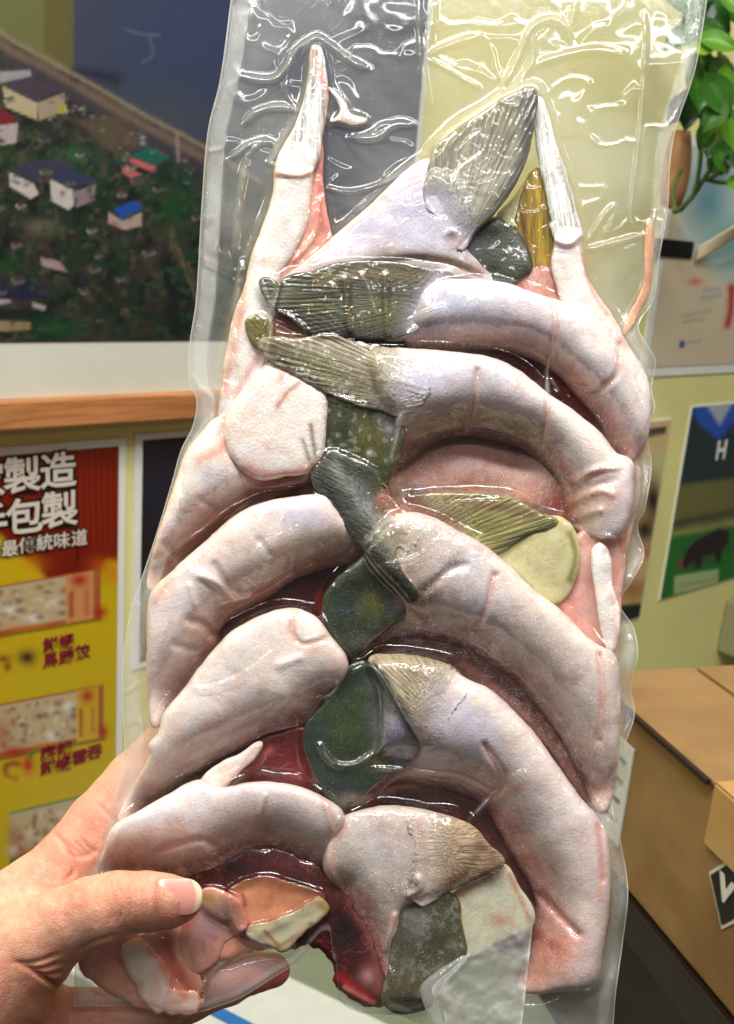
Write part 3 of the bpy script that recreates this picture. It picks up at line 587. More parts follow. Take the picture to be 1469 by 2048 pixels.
def pc(parent, name, pts, z0, T, base, paint=(), k=1.0, sp=5.0, mat=None, back=26, tilt=None, ray=None, edge=None, frost=.4, lump=1.0, sink=(), grow=4.0, wob=1.4, ride=False, rag=(), fade=(190, 184, 180), ridges=(), seed=1, raster=True, label=None):
    """a solid piece: traced outline, inflated front and back, natural colour per vertex plus shade painted along sunken edges"""
    poly = cr(pts, True, sp)
    def outward(pl):
        t_ = np.roll(pl, -1, 0)-np.roll(pl, 1, 0); n_ = np.stack([t_[:, 1], -t_[:, 0]], -1); n_ /= np.linalg.norm(n_, axis=1)[:, None]+1e-9
        return n_ if inside(pl+n_*1.5, pl).mean() < .5 else -n_
    on_ = outward(poly); poly = poly+on_*(grow+wob*2*((fbm(poly[:, 0], poly[:, 1], 38, seed+60, 3)-.5)+.5*(fbm(poly[:, 0], poly[:, 1], 11, seed+61, 2)-.5)))[:, None]
    def fadef(P):
        f = np.zeros(len(P))
        for line, wd, am in rag:
            if am > 20: d, _ = pdist(P, cr(line, False, 6)); f = np.maximum(f, np.exp(-(d/(am*.6+6))**2))
        return f
    for line, wd, am in rag:       # hairs: the outline breaks into tufts along the rays
        on = outward(poly); d, _ = pdist(poly, cr(line, False, 6)); m = (d < wd)
        if len(ray) > 3: a_ = math.radians(ray[3]); dr = np.tile([math.cos(a_), math.sin(a_)], (len(poly), 1))
        else: dr = poly-np.array(ray[:2], float); dr /= np.linalg.norm(dr, axis=1)[:, None]+1e-9
        dr = dr*np.sign(np.sum(dr*on, 1)+1e-9)[:, None]
        amt = rng.random(len(poly))**1.5*min(am, 16)*.5*((np.arange(len(poly)) % 2)*.75+.15)+(am*.35 if am > 20 else 0)
        poly = poly+dr*(amt*m)[:, None]
    lo = poly.min(0)-2*Q; hi = poly.max(0)+2*Q
    nx = int((hi[0]-lo[0])/Q)+2; ny = int((hi[1]-lo[1])/Q)+2
    gx, gy = np.meshgrid(lo[0]+np.arange(nx)*Q, lo[1]+np.arange(ny)*Q)
    GP = np.stack([gx.ravel(), gy.ravel()], -1); mk = inside(GP, poly).reshape(ny, nx)
    U = poisson(mk.astype(float), 180)
    if T > 20: T, k = T*.64, k*1.3
    def hairs(P):
        if ray is None: return np.zeros(len(P))
        th, rr = raycoord(P); return vnoise(th*130, rr*1.3, 1.0, 3)*.7+vnoise(th*50, rr*1.3, 1.0, 4)*.3
    RG = None
    if ride:
        T = min(T, 8); RG = np.where(HF < -900, z0, np.maximum(HF, z0))
        for _ in range(8):
            w_ = np.pad(RG, 1, mode='edge'); RG = .5*RG+.125*(w_[:-2, 1:-1]+w_[2:, 1:-1]+w_[1:-1, :-2]+w_[1:-1, 2:])
    def h_at(P, u):
        r = np.sqrt(np.maximum(2*u, 0)); hb = T*(1-np.exp(-k*r/max(T, 1)))
        h = z0+hb
        if RG is not None:
            fd_ = fadef(P) if ray is not None else 0*r
            h = bil(RG, (P[:, 0]-GX0)/Q, (P[:, 1]-GY0)/Q)+.9+(1+hb)*(1-fd_)-fd_*(2.2+3.2*(hairs(P)-.45))
        if tilt: h = h+tilt[0]+tilt[1]*(P[:, 0]-CX)+tilt[2]*(P[:, 1]-CY)
        amp = lump*np.minimum(1, r/25.0)
        h = h+amp*((fbm(P[:, 0], P[:, 1], 80, seed*3, 2)-.5)*8+(fbm(P[:, 0], P[:, 1], 24, seed*3+1, 2)-.5)*1.2)
        for rp, wd, am in ridges:
            d, _ = pdist(P, cr(rp, False, 8)); h = h+am*np.exp(-(d/wd)**2)*np.minimum(1, r/12)
        for rp, wd, am in sink:
            d, _ = pdist(P, cr(rp, False, 8)); h = h-am*np.exp(-(d/wd)**2)
        if ray is not None:
            th, rr = raycoord(P); h = h+(.7*np.sin(th*ray[2]*6.283)+.4*np.sin(th*ray[2]*15.1+1))*np.minimum(1, r/6)
        return h, hb
    def raycoord(P):
        if len(ray) > 3:           # parallel rays: angle
            a = math.radians(ray[3]); u_ = P[:, 0]*math.cos(a)+P[:, 1]*math.sin(a); v_ = -P[:, 0]*math.sin(a)+P[:, 1]*math.cos(a)
            v_ = v_+.0006*(u_-ray[0])**2*ray[1]; return v_/100.0, u_/100.0
        dx, dy = P[:, 0]-ray[0], P[:, 1]-ray[1]; return np.arctan2(dy, dx), np.hypot(dx, dy)/100.0
    # raster envelope
    if raster:
        u = U.ravel(); h, hb = h_at(GP, u)
        ix = np.round((GP[:, 0]-GX0)/Q).astype(int); iy = np.round((GP[:, 1]-GY0)/Q).astype(int)
        ok = mk.ravel() & (ix >= 0) & (ix < NGX) & (iy >= 0) & (iy < NGY)
        np.maximum.at(HF, (iy[ok], ix[ok]), h[ok]); np.minimum.at(HB, (iy[ok], ix[ok]), (h-hb-back*np.minimum(1, hb/12))[ok])
    # mesh
    n = len(poly); nrm = np.roll(poly, -1, 0)-np.roll(poly, 1, 0); nrm = np.stack([nrm[:, 1], -nrm[:, 0]], -1); nrm /= np.linalg.norm(nrm, axis=1)[:, None]+1e-9
    area2 = np.sum(poly[:, 0]*np.roll(poly[:, 1], -1)-np.roll(poly[:, 0], -1)*poly[:, 1])
    if area2 > 0: nrm = -nrm
    # nrm now points inwards or outwards: test
    tst = inside(poly+nrm*1.5, poly).mean(); nrm = nrm if tst > .5 else -nrm
    ixg, iyg = np.meshgrid(np.arange(lo[0], hi[0], sp), np.arange(lo[1], hi[1], sp*.87)); ixg = ixg+((np.arange(ixg.shape[0]) % 2)*sp*.5)[:, None]
    IP = np.stack([ixg.ravel(), iyg.ravel()], -1); IP += rng.uniform(-.12*sp, .12*sp, IP.shape)
    cl = np.vstack([poly, poly[:1]]); ins = inside(IP, poly); IP = IP[ins]; d, _ = pdist(IP, cl); IP = IP[d > sp*.9]
    ring = poly+nrm*sp*.38; rin = inside(ring, poly); d, _ = pdist(ring, cl); ring = ring[rin & (d > sp*.25)]
    allp = np.vstack([poly, ring, IP])
    vo, _, fo, ov, _, _ = delaunay_2d_cdt([Vector(p_) for p_ in allp], [(i, (i+1) % n) for i in range(n)], [], 1, 1e-4)
    P = np.array([(v_.x, v_.y) for v_ in vo]); bnd = np.zeros(len(P), bool)
    for i, o_ in enumerate(ov):
        if any(q_ < n for q_ in o_): bnd[i] = True
    u = bil(U, (P[:, 0]-lo[0])/Q, (P[:, 1]-lo[1])/Q); dd, _ = pdist(P, cl)
    u = np.where(dd < 5, np.maximum(u, dd*2.2), u); u[bnd] = 0
    h, hb = h_at(P, u)
    F = np.array([tuple(f) for f in fo if len(f) == 3], np.int64)
    a = P[F]; cw = ((a[:, 1, 0]-a[:, 0, 0])*(a[:, 2, 1]-a[:, 0, 1])-(a[:, 1, 1]-a[:, 0, 1])*(a[:, 2, 0]-a[:, 0, 0])) > 0
    F[cw] = F[cw][:, ::-1]      # y runs down in traced space
    # back side: same triangulation, inflated the other way
    remap = np.where(bnd, np.arange(len(P)), -1); ni = np.where(~bnd)[0]; remap[ni] = len(P)+np.arange(len(ni))
    hbk = (h-hb-back*(1-np.exp(-hb/12.0)))[ni]
    V = np.vstack([b2l(P[:, 0], P[:, 1], h), b2l(P[ni, 0], P[ni, 1], hbk)])
    FF = np.vstack([F, remap[F][:, ::-1]])
    C = np.ones((len(P), 4)); C[:, :3] = lin(base); C[:, 3] = frost
    if edge is not None:
        ec, ew, es = edge; m = es*np.exp(-(dd/(ew*(.5+1.0*fbm(P[:, 0], P[:, 1], 26, seed+20))))**2); C[:, :3] += (lin(ec)-C[:, :3])*m[:, None]
    C[:, :3] *= (1+.10*(fbm(P[:, 0], P[:, 1], 40, seed+5)-.5))[:, None]
    for rp, wd, am in sink:  # inner edges browned as flesh and darkened as painted shade
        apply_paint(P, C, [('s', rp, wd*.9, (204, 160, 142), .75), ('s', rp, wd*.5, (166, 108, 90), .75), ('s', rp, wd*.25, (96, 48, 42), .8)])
    apply_paint(P, C, paint)
    if ride: 
        fv = np.clip(fadef(P)*1.3, 0, 1); fill = CRA.copy()
        for _ in range(4):
            pd_ = np.pad(fill, ((1, 1), (1, 1), (0, 0)), constant_values=np.nan)
            st_ = np.stack([pd_[a_:a_+CRY, b_:b_+CRX] for a_ in range(3) for b_ in range(3)])
            with np.errstate(all='ignore'):
                import warnings; warnings.simplefilter('ignore'); av = np.nanmean(st_, 0)
            fill = np.where(np.isnan(fill), av, fill)
        gx_, gy_ = np.clip(((P[:, 0]-GX0)/CQ).astype(int), 0, CRX-1), np.clip(((P[:, 1]-GY0)/CQ).astype(int), 0, CRY-1)
        bc = fill[gy_, gx_]; bc = np.where(np.isnan(bc), lin(fade), bc)
        C[:, :3] += (bc-C[:, :3])*fv[:, None]
    ci, cj = np.clip(((P[:, 0]-GX0)/CQ).astype(int), 0, CRX-1), np.clip(((P[:, 1]-GY0)/CQ).astype(int), 0, CRY-1)
    hi_, hj_ = np.clip(np.round((P[:, 0]-GX0)/Q).astype(int), 0, NGX-1), np.clip(np.round((P[:, 1]-GY0)/Q).astype(int), 0, NGY-1)
    if not ride: top = h > HF[hj_, hi_]-4; CRA[cj[top], ci[top]] = C[top, :3]
    C = np.vstack([C, C[ni]]); at_ = {'Col': C}
    if ray is not None:
        th, rr = raycoord(P); rv = np.stack([th*(.4 if len(ray) > 3 else 1.6), rr, (1-.75*fv) if ride else np.ones_like(rr)], -1); at_['ray'] = np.vstack([rv, rv[ni]])
    o = mesh_obj(name, V, FF, mat or MAT_SKIN, parent, at_)
    if label: o['label'] = label
    return o

# --- A: long white strip, upper left
A_ = fish('fish_collar', 'long thin white strip with a ribbed pointed tip, upper left of the bag')
pc(A_, 'pink_flesh', [(642, 290), (645, 389), (660, 471), (664, 488), (628, 514), (578, 554), (530, 575), (540, 520), (600, 440), (622, 380), (634, 330)], 4, 16, (226, 160, 140),
   [('s', [(645, 340), (640, 420), (655, 480)], 6, (196, 96, 80), .7), ('s', [(650, 470), (600, 520)], 8, (236, 190, 170), .6), ('s', [(540, 560), (600, 500)], 6, (206, 120, 96), .5)], mat=MAT_MEAT, frost=.2, sp=4, ridges=[([(640, 400), (630, 470), (590, 520)], 5, 5)])
pc(A_, 'skin', [(600, 260), (640, 290), (626, 340), (621, 389), (614, 446), (589, 506), (556, 560), (560, 640), (545, 700), (510, 770), (470, 810), (455, 880), (440, 861), (448, 763), (453, 719), (472, 627), (490, 580), (507, 510), (529, 453), (550, 386), (553, 340), (564, 304)], 6, 40, (238, 234, 226),
   [('s', [(616, 400), (606, 450), (585, 505), (555, 555)], 5, (238, 222, 206), .8), ('s', [(550, 345), (590, 352), (615, 345)], 8, (230, 170, 150), .7), ('s', [(488, 580), (480, 640), (462, 720), (448, 780)], 9, (220, 150, 126), .75), ('s', [(520, 520), (560, 530)], 10, (236, 206, 190), .5), ('b', 500, 740, 20, 40, (244, 240, 232), .6), ('s', [(540, 640), (520, 700), (480, 780)], 8, (216, 140, 124), .6)],
   edge=((226, 176, 150), 7, .5), k=.9, frost=.15, ridges=[([(545, 345), (600, 350), (628, 340)], 5, 6)])
pc(A_, 'ray_tip', grow=1.5, pts=[(624, 95), (636, 92), (645, 105), (652, 140), (656, 175), (655, 215), (644, 283), (636, 330), (612, 350), (570, 352), (556, 336), (566, 302), (592, 248), (610, 198), (618, 150)], z0=12, T=14, base=(214, 212, 208), paint=[('s', [(630, 100), (640, 140), (652, 180)], 7, (196, 110, 96), .75), ('s', [(626, 100), (620, 150), (628, 190)], 5, (120, 104, 60), .7), ('s', [(654, 180), (650, 260), (636, 330)], 4, (190, 130, 104), .8), ('s', [(610, 200), (590, 250), (566, 300)], 4, (226, 216, 200), .6), ('b', 590, 330, 30, 14, (240, 236, 228), .6)],
   mat=MAT_FIN, ray=(640, -200, 60), sp=3.4, frost=.3, lump=.4)
# white rag of skin floating right of the tip
pc(A_, 'skin_rag', grow=0, pts=[(655, 175), (672, 182), (690, 205), (702, 226), (734, 238), (732, 248), (704, 254), (684, 246), (660, 244), (672, 234), (680, 222), (672, 200)], z0=8, T=10, base=(214, 206, 192), sp=3.5, frost=.1)

# --- P3b strip and golden fin, upper right
B2 = fish('fish_collar', 'slim white strip beside the golden fin at the upper right of the bag')
pc(B2, 'skin', [(1104, 445), (1157, 452), (1163, 507), (1171, 549), (1193, 591), (1222, 632), (1240, 680), (1190, 660), (1133, 612), (1112, 561), (1106, 528), (1112, 477)], 4, 34, (238, 232, 224), [('s', [(1108, 480), (1140, 486), (1158, 470)], 6, (222, 176, 150), .7), ('s', [(1165, 510), (1180, 570), (1215, 630)], 4, (214, 130, 108), .7)], edge=((224, 190, 176), 5, .4), ridges=[([(1106, 478), (1140, 488), (1160, 470)], 5, 8)], frost=.5)
pc(B2, 'ray_tip', grow=1.5, pts=[(1066, 200), (1080, 194), (1092, 214), (1100, 236), (1112, 287), (1133, 346), (1150, 414), (1160, 470), (1130, 486), (1108, 474), (1104, 439), (1091, 380), (1079, 321), (1070, 262)], z0=8, T=16, base=(222, 222, 216), paint=[('s', [(1078, 210), (1100, 300), (1130, 420)], 6, (236, 236, 230), .6), ('s', [(1112, 300), (1148, 420), (1158, 470)], 4, (170, 160, 140), .6)], mat=MAT_FIN, ray=(1040, -60, 50), sp=3.4, frost=.5, lump=.4)
pc(B2, 'golden_fin', [(1070, 340), (1082, 342), (1090, 360), (1097, 401), (1105, 464), (1105, 515), (1096, 552), (1062, 552), (1050, 507), (1034, 477), (1034, 440), (1046, 390), (1058, 358)], -2, 10, (146, 118, 36), [('s', [(1042, 420), (1052, 480), (1062, 540)], 8, (98, 52, 30), .7), ('s', [(1072, 345), (1080, 420), (1082, 520)], 7, (176, 146, 46), .8), ('s', [(1096, 400), (1102, 500)], 5, (110, 92, 36), .7), ('b', 1082, 545, 24, 14, (196, 130, 96), .8)], mat=MAT_FIN, ray=(1078, 900, 40), sp=3.2, frost=.4, lump=.4)
pc(B2, 'clear_membrane', [(996, 435), (1028, 401), (1053, 363), (1064, 345), (1052, 400), (1046, 450), (1052, 500), (1040, 490), (1015, 455)], -4, 8, (206, 204, 150), [('s', [(1046, 420), (1050, 480)], 6, (150, 80, 50), .7)], mat=MAT_MEAT, sp=4, frost=.1)
pc(B2, 'pink_flesh', [(998, 568), (1040, 548), (1070, 530), (1106, 528), (1120, 570), (1146, 612), (1100, 606), (1050, 590)], -6, 22, (206, 140, 124), [('s', [(1108, 545), (1122, 590), (1140, 612)], 8, (120, 34, 36), .85), ('b', 1070, 540, 30, 14, (226, 176, 160), .6), ('s', [(1010, 566), (1060, 580)], 8, (190, 106, 96), .5)], mat=MAT_MEAT, frost=1, sp=4)

# --- B: the big upper collar with the grey fan fin and dark side fin
B_ = fish('fish_collar', 'large pale lilac collar with a tall grey fan fin at the top of the bag')
pc(B_, 'skin', [(560, 566), (600, 534), (635, 506), (691, 458), (755, 402), (805, 352), (850, 322), (900, 330), (960, 380), (970, 430), (940, 470), (928, 492), (960, 530), (985, 566), (940, 580), (880, 600), (820, 590), (760, 570), (690, 560), (620, 566), (580, 572)], 8, 60, (214, 208, 220),
   [('b', 830, 420, 80, 60, (206, 206, 228), .8), ('b', 700, 500, 60, 30, (226, 220, 226), .7), ('s', [(570, 560), (635, 510), (700, 455), (760, 400), (830, 340)], 8, (232, 190, 178), .75), ('s', [(640, 540), (720, 528), (800, 512), (880, 520), (960, 540)], 18, (150, 128, 100), .85), ('s', [(720, 545), (850, 535), (930, 560)], 12, (74, 66, 48), .85), ('b', 905, 470, 14, 12, (110, 74, 66), .85), ('b', 912, 485, 16, 14, (170, 120, 110), .6), ('s', [(800, 380), (820, 372), (850, 350)], 6, (228, 200, 190), .6), ('b', 890, 420, 60, 40, (190, 190, 206), .6), ('s', [(860, 516), (940, 548)], 5, (206, 190, 166), .6)],
   k=.75, frost=.5, ridges=[([(700, 545), (820, 520), (900, 530), (960, 556)], 9, -9), ([(890, 470), (905, 462), (920, 474), (912, 492)], 5, 2.5)])
pc(B_, 'fan_fin', [(852, 396), (862, 330), (876, 292), (908, 266), (939, 243), (972, 222), (1003, 200), (1040, 182), (1060, 174), (1072, 186), (1070, 228), (1062, 270), (1049, 321), (1028, 367), (990, 422), (950, 460), (927, 486), (912, 452), (880, 420)], 34, 11, (150, 146, 128),
   [('b', 890, 420, 50, 40, (196, 194, 204), .95), ('s', [(880, 300), (960, 236), (1050, 184)], 20, (120, 112, 74), .7), ('s', [(1066, 190), (1055, 290), (1020, 375), (935, 480)], 16, (62, 62, 54), .9), ('b', 1050, 210, 24, 36, (84, 84, 80), .8), ('b', 960, 330, 40, 50, (166, 162, 150), .5), ('b', 1000, 290, 26, 60, (120, 114, 92), .6), ('b', 930, 440, 40, 30, (130, 128, 122), .6)],
   fade=(196, 194, 208), ride=True, rag=[([(868, 400), (890, 440), (922, 478)], 26, 34), ([(862, 330), (876, 292), (972, 222)], 9, 8)], mat=MAT_FIN, ray=(872, 600, 34), sp=3.2, frost=.4, lump=.5, k=.6)
pc(B_, 'side_fin', [(522, 563), (536, 558), (558, 568), (578, 554), (628, 545), (681, 529), (752, 526), (822, 533), (875, 548), (892, 580), (870, 604), (851, 612), (840, 648), (800, 672), (769, 676), (699, 672), (621, 664), (578, 632), (553, 618), (532, 593)], 40, 14, (62, 58, 38),
   [('s', [(640, 560), (740, 545), (860, 560)], 14, (112, 98, 62), .7), ('s', [(580, 600), (700, 620), (830, 610)], 22, (80, 84, 46), .7), ('b', 780, 630, 50, 24, (94, 96, 40), .7), ('s', [(560, 620), (640, 660), (760, 672)], 12, (40, 40, 30), .85), ('b', 560, 590, 26, 26, (110, 110, 106), .6), ('b', 880, 580, 26, 26, (160, 146, 140), .8), ('b', 690, 600, 40, 24, (60, 60, 40), .6), ('s', [(524, 566), (540, 606)], 5, (160, 160, 156), .6)],
   fade=(186, 182, 196), ride=True, rag=[([(640, 541), (760, 523), (870, 542)], 12, 18), ([(892, 570), (870, 604), (845, 640)], 16, 46)], mat=MAT_FIN, ray=(980, 590, 40), sp=3.2, frost=.2, lump=.6, k=.6, ridges=[([(690, 560), (700, 660)], 8, 6), ([(770, 550), (775, 670)], 7, 5), ([(560, 566), (548, 616)], 5, 7)])
pc(B_, 'dark_skin', grow=9, pts=[(927, 490), (943, 468), (986, 443), (1011, 452), (1041, 485), (1058, 532), (1041, 551), (1003, 568), (975, 572), (950, 545)], z0=4, T=16, base=(62, 66, 50), paint=[('b', 1020, 490, 26, 24, (66, 72, 58), .7), ('b', 950, 490, 24, 22, (110, 110, 118), .8), ('s', [(985, 446), (1040, 487), (1056, 530)], 4, (90, 96, 84), .6), ('b', 1000, 540, 20, 16, (36, 40, 34), .7)], mat=MAT_DARK, frost=.3, sp=4)

# --- C: second right collar (upper arch)
C_ = fish('fish_collar', 'pale lilac arched collar below the dark side fin, at the upper right edge')
pc(C_, 'skin', sink=[([(840, 708), (960, 700), (1050, 712), (1111, 747), (1180, 822), (1230, 907)], 49, 58)], pts=[(815, 660), (835, 615), (850, 575), (900, 560), (939, 562), (1011, 570), (1074, 591), (1138, 612), (1180, 632), (1222, 652), (1246, 676), (1262, 703), (1291, 752), (1300, 805), (1296, 854), (1283, 899), (1255, 925), (1225, 908), (1201, 846), (1152, 785), (1111, 742), (1070, 717), (1021, 702), (964, 697), (883, 704), (830, 706)], z0=24, T=78, base=(214, 204, 208),
   paint=[('b', 920, 610, 80, 40, (200, 204, 226), .85), ('b', 1020, 630, 60, 40, (214, 208, 222), .7), ('s', [(1100, 602), (1190, 640), (1270, 730), (1292, 820)], 30, (240, 230, 218), .8), ('s', [(840, 690), (940, 684), (1040, 690), (1110, 730)], 16, (206, 178, 152), .7), ('b', 860, 660, 40, 30, (96, 90, 92), .7), ('s', [(850, 690), (960, 690)], 6, (110, 86, 70), .6), ('s', [(1104, 600), (1112, 660), (1098, 740)], 6, (222, 160, 138), .7), ('s', [(1120, 745), (1200, 830), (1250, 900)], 22, (206, 150, 132), .75), ('s', [(1200, 640), (1250, 690)], 8, (224, 140, 118), .7), ('b', 1190, 690, 36, 30, (244, 238, 230), .8), ('s', [(1246, 680), (1238, 740), (1200, 780)], 8, (226, 176, 156), .6), ('b', 1170, 770, 30, 26, (222, 170, 150), .6), ('b', 840, 625, 20, 30, (150, 140, 130), .6)],
   k=.95, frost=.9, ridges=[([(1108, 598), (1112, 650), (1100, 735)], 6, -10), ([(1240, 690), (1236, 745), (1190, 790)], 6, -7)])
# --- D: third right collar
D_ = fish('fish_collar', 'thick lilac and cream collar whose pointed fin reaches left over the white flap')
pc(D_, 'skin', sink=[([(790, 928), (842, 892), (903, 870), (970, 870), (1050, 897), (1110, 962), (1140, 1047)], 61, 67)], pts=[(740, 706), (760, 700), (821, 701), (903, 707), (964, 715), (1005, 727), (1054, 756), (1099, 793), (1148, 825), (1201, 870), (1230, 907), (1262, 925), (1264, 960), (1264, 1000), (1252, 1050), (1234, 1072), (1168, 1066), (1140, 1050), (1120, 990), (1090, 930), (1040, 892), (964, 872), (903, 872), (850, 892), (797, 932), (776, 920), (790, 840), (800, 822), (770, 800)], z0=30, T=78, base=(226, 216, 216),
   paint=[('b', 860, 760, 80, 50, (204, 202, 224), .85), ('b', 980, 770, 60, 40, (216, 208, 220), .6), ('s', [(1060, 770), (1150, 850), (1220, 920)], 30, (242, 230, 216), .9), ('s', [(850, 850), (940, 828), (1040, 850), (1100, 890)], 18, (196, 180, 148), .75), ('s', [(840, 800), (900, 820)], 16, (176, 166, 140), .5), ('s', [(955, 740), (950, 800), (935, 860)], 6, (222, 180, 166), .6), ('s', [(1096, 800), (1086, 900)], 6, (224, 168, 146), .7), ('b', 1200, 1000, 50, 50, (232, 200, 186), .8), ('s', [(1150, 960), (1230, 930)], 10, (216, 164, 140), .7), ('s', [(1130, 1000), (1230, 990)], 12, (214, 160, 142), .6), ('b', 1240, 950, 20, 24, (240, 232, 222), .9), ('b', 790, 850, 16, 30, (206, 190, 180), .6), ('s', [(1110, 900), (1140, 960), (1146, 1040)], 14, (176, 110, 92), .7), ('b', 800, 720, 50, 20, (190, 176, 150), .6)],
   k=.95, frost=.7, edge=((222, 178, 160), 5, .4), ridges=[([(955, 740), (948, 800), (932, 862)], 5, -6), ([(1098, 795), (1086, 890)], 6, -8), ([(1150, 962), (1190, 940), (1236, 935)], 7, 6), ([(1145, 1004), (1200, 980), (1225, 988)], 8, 5), ([(1160, 980), (1230, 960)], 6, -3), ([(1150, 1034), (1200, 1020)], 8, 5), ([(800, 830), (785, 900)], 5, 6)])
pc(D_, 'pointed_fin', [(521, 684), (555, 676), (587, 681), (660, 674), (730, 692), (791, 702), (826, 720), (836, 770), (824, 800), (807, 822), (795, 830), (771, 821), (709, 805), (652, 781), (599, 752), (546, 722), (530, 706)], 40, 18, (138, 126, 98),
   [('s', [(540, 695), (640, 735), (780, 800)], 16, (96, 92, 62), .8), ('s', [(560, 720), (650, 772), (790, 826)], 6, (44, 40, 30), .9), ('s', [(650, 690), (740, 720), (820, 760)], 22, (176, 164, 146), .75), ('b', 810, 770, 30, 40, (200, 190, 190), .85), ('b', 545, 690, 26, 16, (90, 66, 44), .7), ('b', 660, 735, 40, 16, (116, 116, 70), .6), ('n', 9, .6, .75, (206, 204, 190), .5, 4)],
   fade=(208, 204, 218), ride=True, rag=[([(826, 720), (838, 770), (812, 812)], 18, 60), ([(640, 672), (740, 690), (826, 712)], 10, 12)], mat=MAT_FIN, ray=(1000, 830, 40), sp=3.2, frost=.5, lump=.6, k=.6)
pc(D_, 'fin_root', [(540, 660), (560, 624), (590, 628), (640, 668), (622, 682), (580, 684), (530, 684)], 24, 10, (110, 64, 42), [('s', [(560, 640), (600, 670)], 8, (140, 70, 50), .7), ('b', 610, 668, 20, 10, (70, 60, 40), .7)], mat=MAT_FIN, ray=(800, 760, 30), sp=3.2)
pc(D_, 'fin_tip', [(493, 646), (502, 636), (515, 632), (534, 640), (548, 664), (534, 690), (521, 696), (504, 682)], 30, 9, (104, 92, 36), [('b', 530, 680, 14, 14, (70, 62, 30), .7)], mat=MAT_FIN, ray=(600, 760, 30), sp=2.6, lump=.3)
pc(D_, 'inner_flesh', sink=[([(790, 925), (842, 880), (903, 860), (964, 860), (1040, 880)], 72, 42)], pts=[(776, 960), (786, 920), (842, 880), (903, 858), (964, 858), (1040, 876), (1100, 910), (1150, 990), (1146, 1050), (1100, 1040), (1060, 1020), (1000, 1006), (900, 1004), (830, 1024), (784, 1020)], z0=-20, T=16, base=(136, 86, 66), paint=[('b', 890, 920, 70, 36, (128, 76, 66), .8), ('b', 1000, 930, 60, 40, (150, 96, 82), .6), ('b', 830, 985, 30, 22, (70, 46, 40), .85), ('b', 1120, 1010, 26, 20, (128, 40, 42), .8), ('b', 1050, 990, 40, 26, (206, 154, 124), .75), ('b', 960, 980, 60, 14, (176, 136, 108), .7), ('s', [(800, 940), (840, 890), (930, 864)], 8, (206, 166, 140), .7), ('s', [(1000, 1000), (1060, 1012), (1110, 1030)], 6, (90, 60, 60), .7)], mat=MAT_MEAT, frost=.5)  # brown flesh, colour darkened for the deep shade below the arch
pc(D_, 'olive_fin', [(810, 1004), (850, 992), (923, 990), (1021, 999), (1083, 1030), (1113, 1046), (1046, 1073), (989, 1106), (960, 1092), (920, 1066), (862, 1040)], 16, 10, (136, 128, 78),
   [('b', 860, 1010, 40, 20, (176, 160, 134), .8), ('s', [(930, 1000), (1060, 1030)], 10, (120, 88, 66), .7), ('b', 980, 1050, 50, 20, (120, 116, 56), .6), ('s', [(985, 1102), (1050, 1072), (1108, 1046)], 6, (50, 56, 40), .9)], fade=(160, 126, 104), ride=True, rag=[([(812, 1004), (850, 1036), (900, 1060)], 14, 34), ([(850, 990), (1021, 997)], 8, 14)], mat=MAT_FIN, ray=(600, 1200, 44), sp=3.2, frost=.6, lump=.5)
pc(D_, 'pale_membrane', grow=9, pts=[(997, 1110), (1046, 1074), (1080, 1052), (1111, 1040), (1140, 1060), (1154, 1107), (1142, 1164), (1110, 1200), (1046, 1150)], z0=4, T=26, base=(206, 204, 152), paint=[('s', [(1140, 1066), (1152, 1110), (1140, 1160)], 7, (120, 116, 40), .85), ('b', 1080, 1110, 40, 40, (212, 210, 164), .6), ('s', [(1002, 1112), (1080, 1056)], 6, (110, 104, 50), .7)], mat=MAT_MEAT, frost=.1, sp=4.5, lump=1.3)
pc(D_, 'dark_skin', grow=10, pts=[(656, 800), (664, 788), (689, 794), (750, 811), (797, 834), (798, 880), (782, 930), (760, 965), (701, 935), (656, 905), (650, 845)], z0=20, T=18, base=(68, 72, 38), paint=[('b', 740, 870, 34, 30, (104, 96, 44), .8), ('b', 690, 860, 20, 40, (44, 56, 46), .7), ('b', 780, 850, 22, 30, (120, 116, 128), .8), ('s', [(660, 800), (654, 890)], 5, (34, 34, 30), .7), ('b', 740, 905, 6, 6, (206, 206, 210), .9), ('n', 10, .62, .7, (160, 160, 150), .5, 8)], mat=MAT_DARK, frost=.1, sp=4)

# --- right edge flesh under D / E
R_ = fish('fish_offcut', 'narrow roll of white and pink belly meat along the right edge of the bag', 'fish offcut', 'fish offcuts packed in the bag')
pc(R_, 'pink_flesh', [(1110, 1200), (1140, 1160), (1150, 1090), (1170, 1062), (1236, 1070), (1250, 1090), (1240, 1200), (1236, 1300), (1232, 1320), (1190, 1296), (1150, 1255)], -4, 24, (228, 176, 160), [('s', [(1150, 1090), (1140, 1180), (1120, 1220)], 12, (150, 54, 52), .85), ('s', [(1130, 1210), (1170, 1270), (1200, 1300)], 14, (226, 150, 136), .6), ('s', [(1200, 1080), (1230, 1160)], 12, (214, 130, 110), .6)], mat=MAT_MEAT, frost=.4)
pc(R_, 'white_roll', [(1185, 1110), (1192, 1092), (1206, 1090), (1218, 1110), (1222, 1170), (1236, 1220), (1234, 1280), (1222, 1302), (1208, 1270), (1196, 1200)], 22, 26, (244, 240, 232), [('s', [(1200, 1095), (1196, 1140)], 5, (250, 248, 244), .6), ('s', [(1226, 1200), (1236, 1290)], 6, (226, 190, 176), .6)], frost=.2, sp=4)
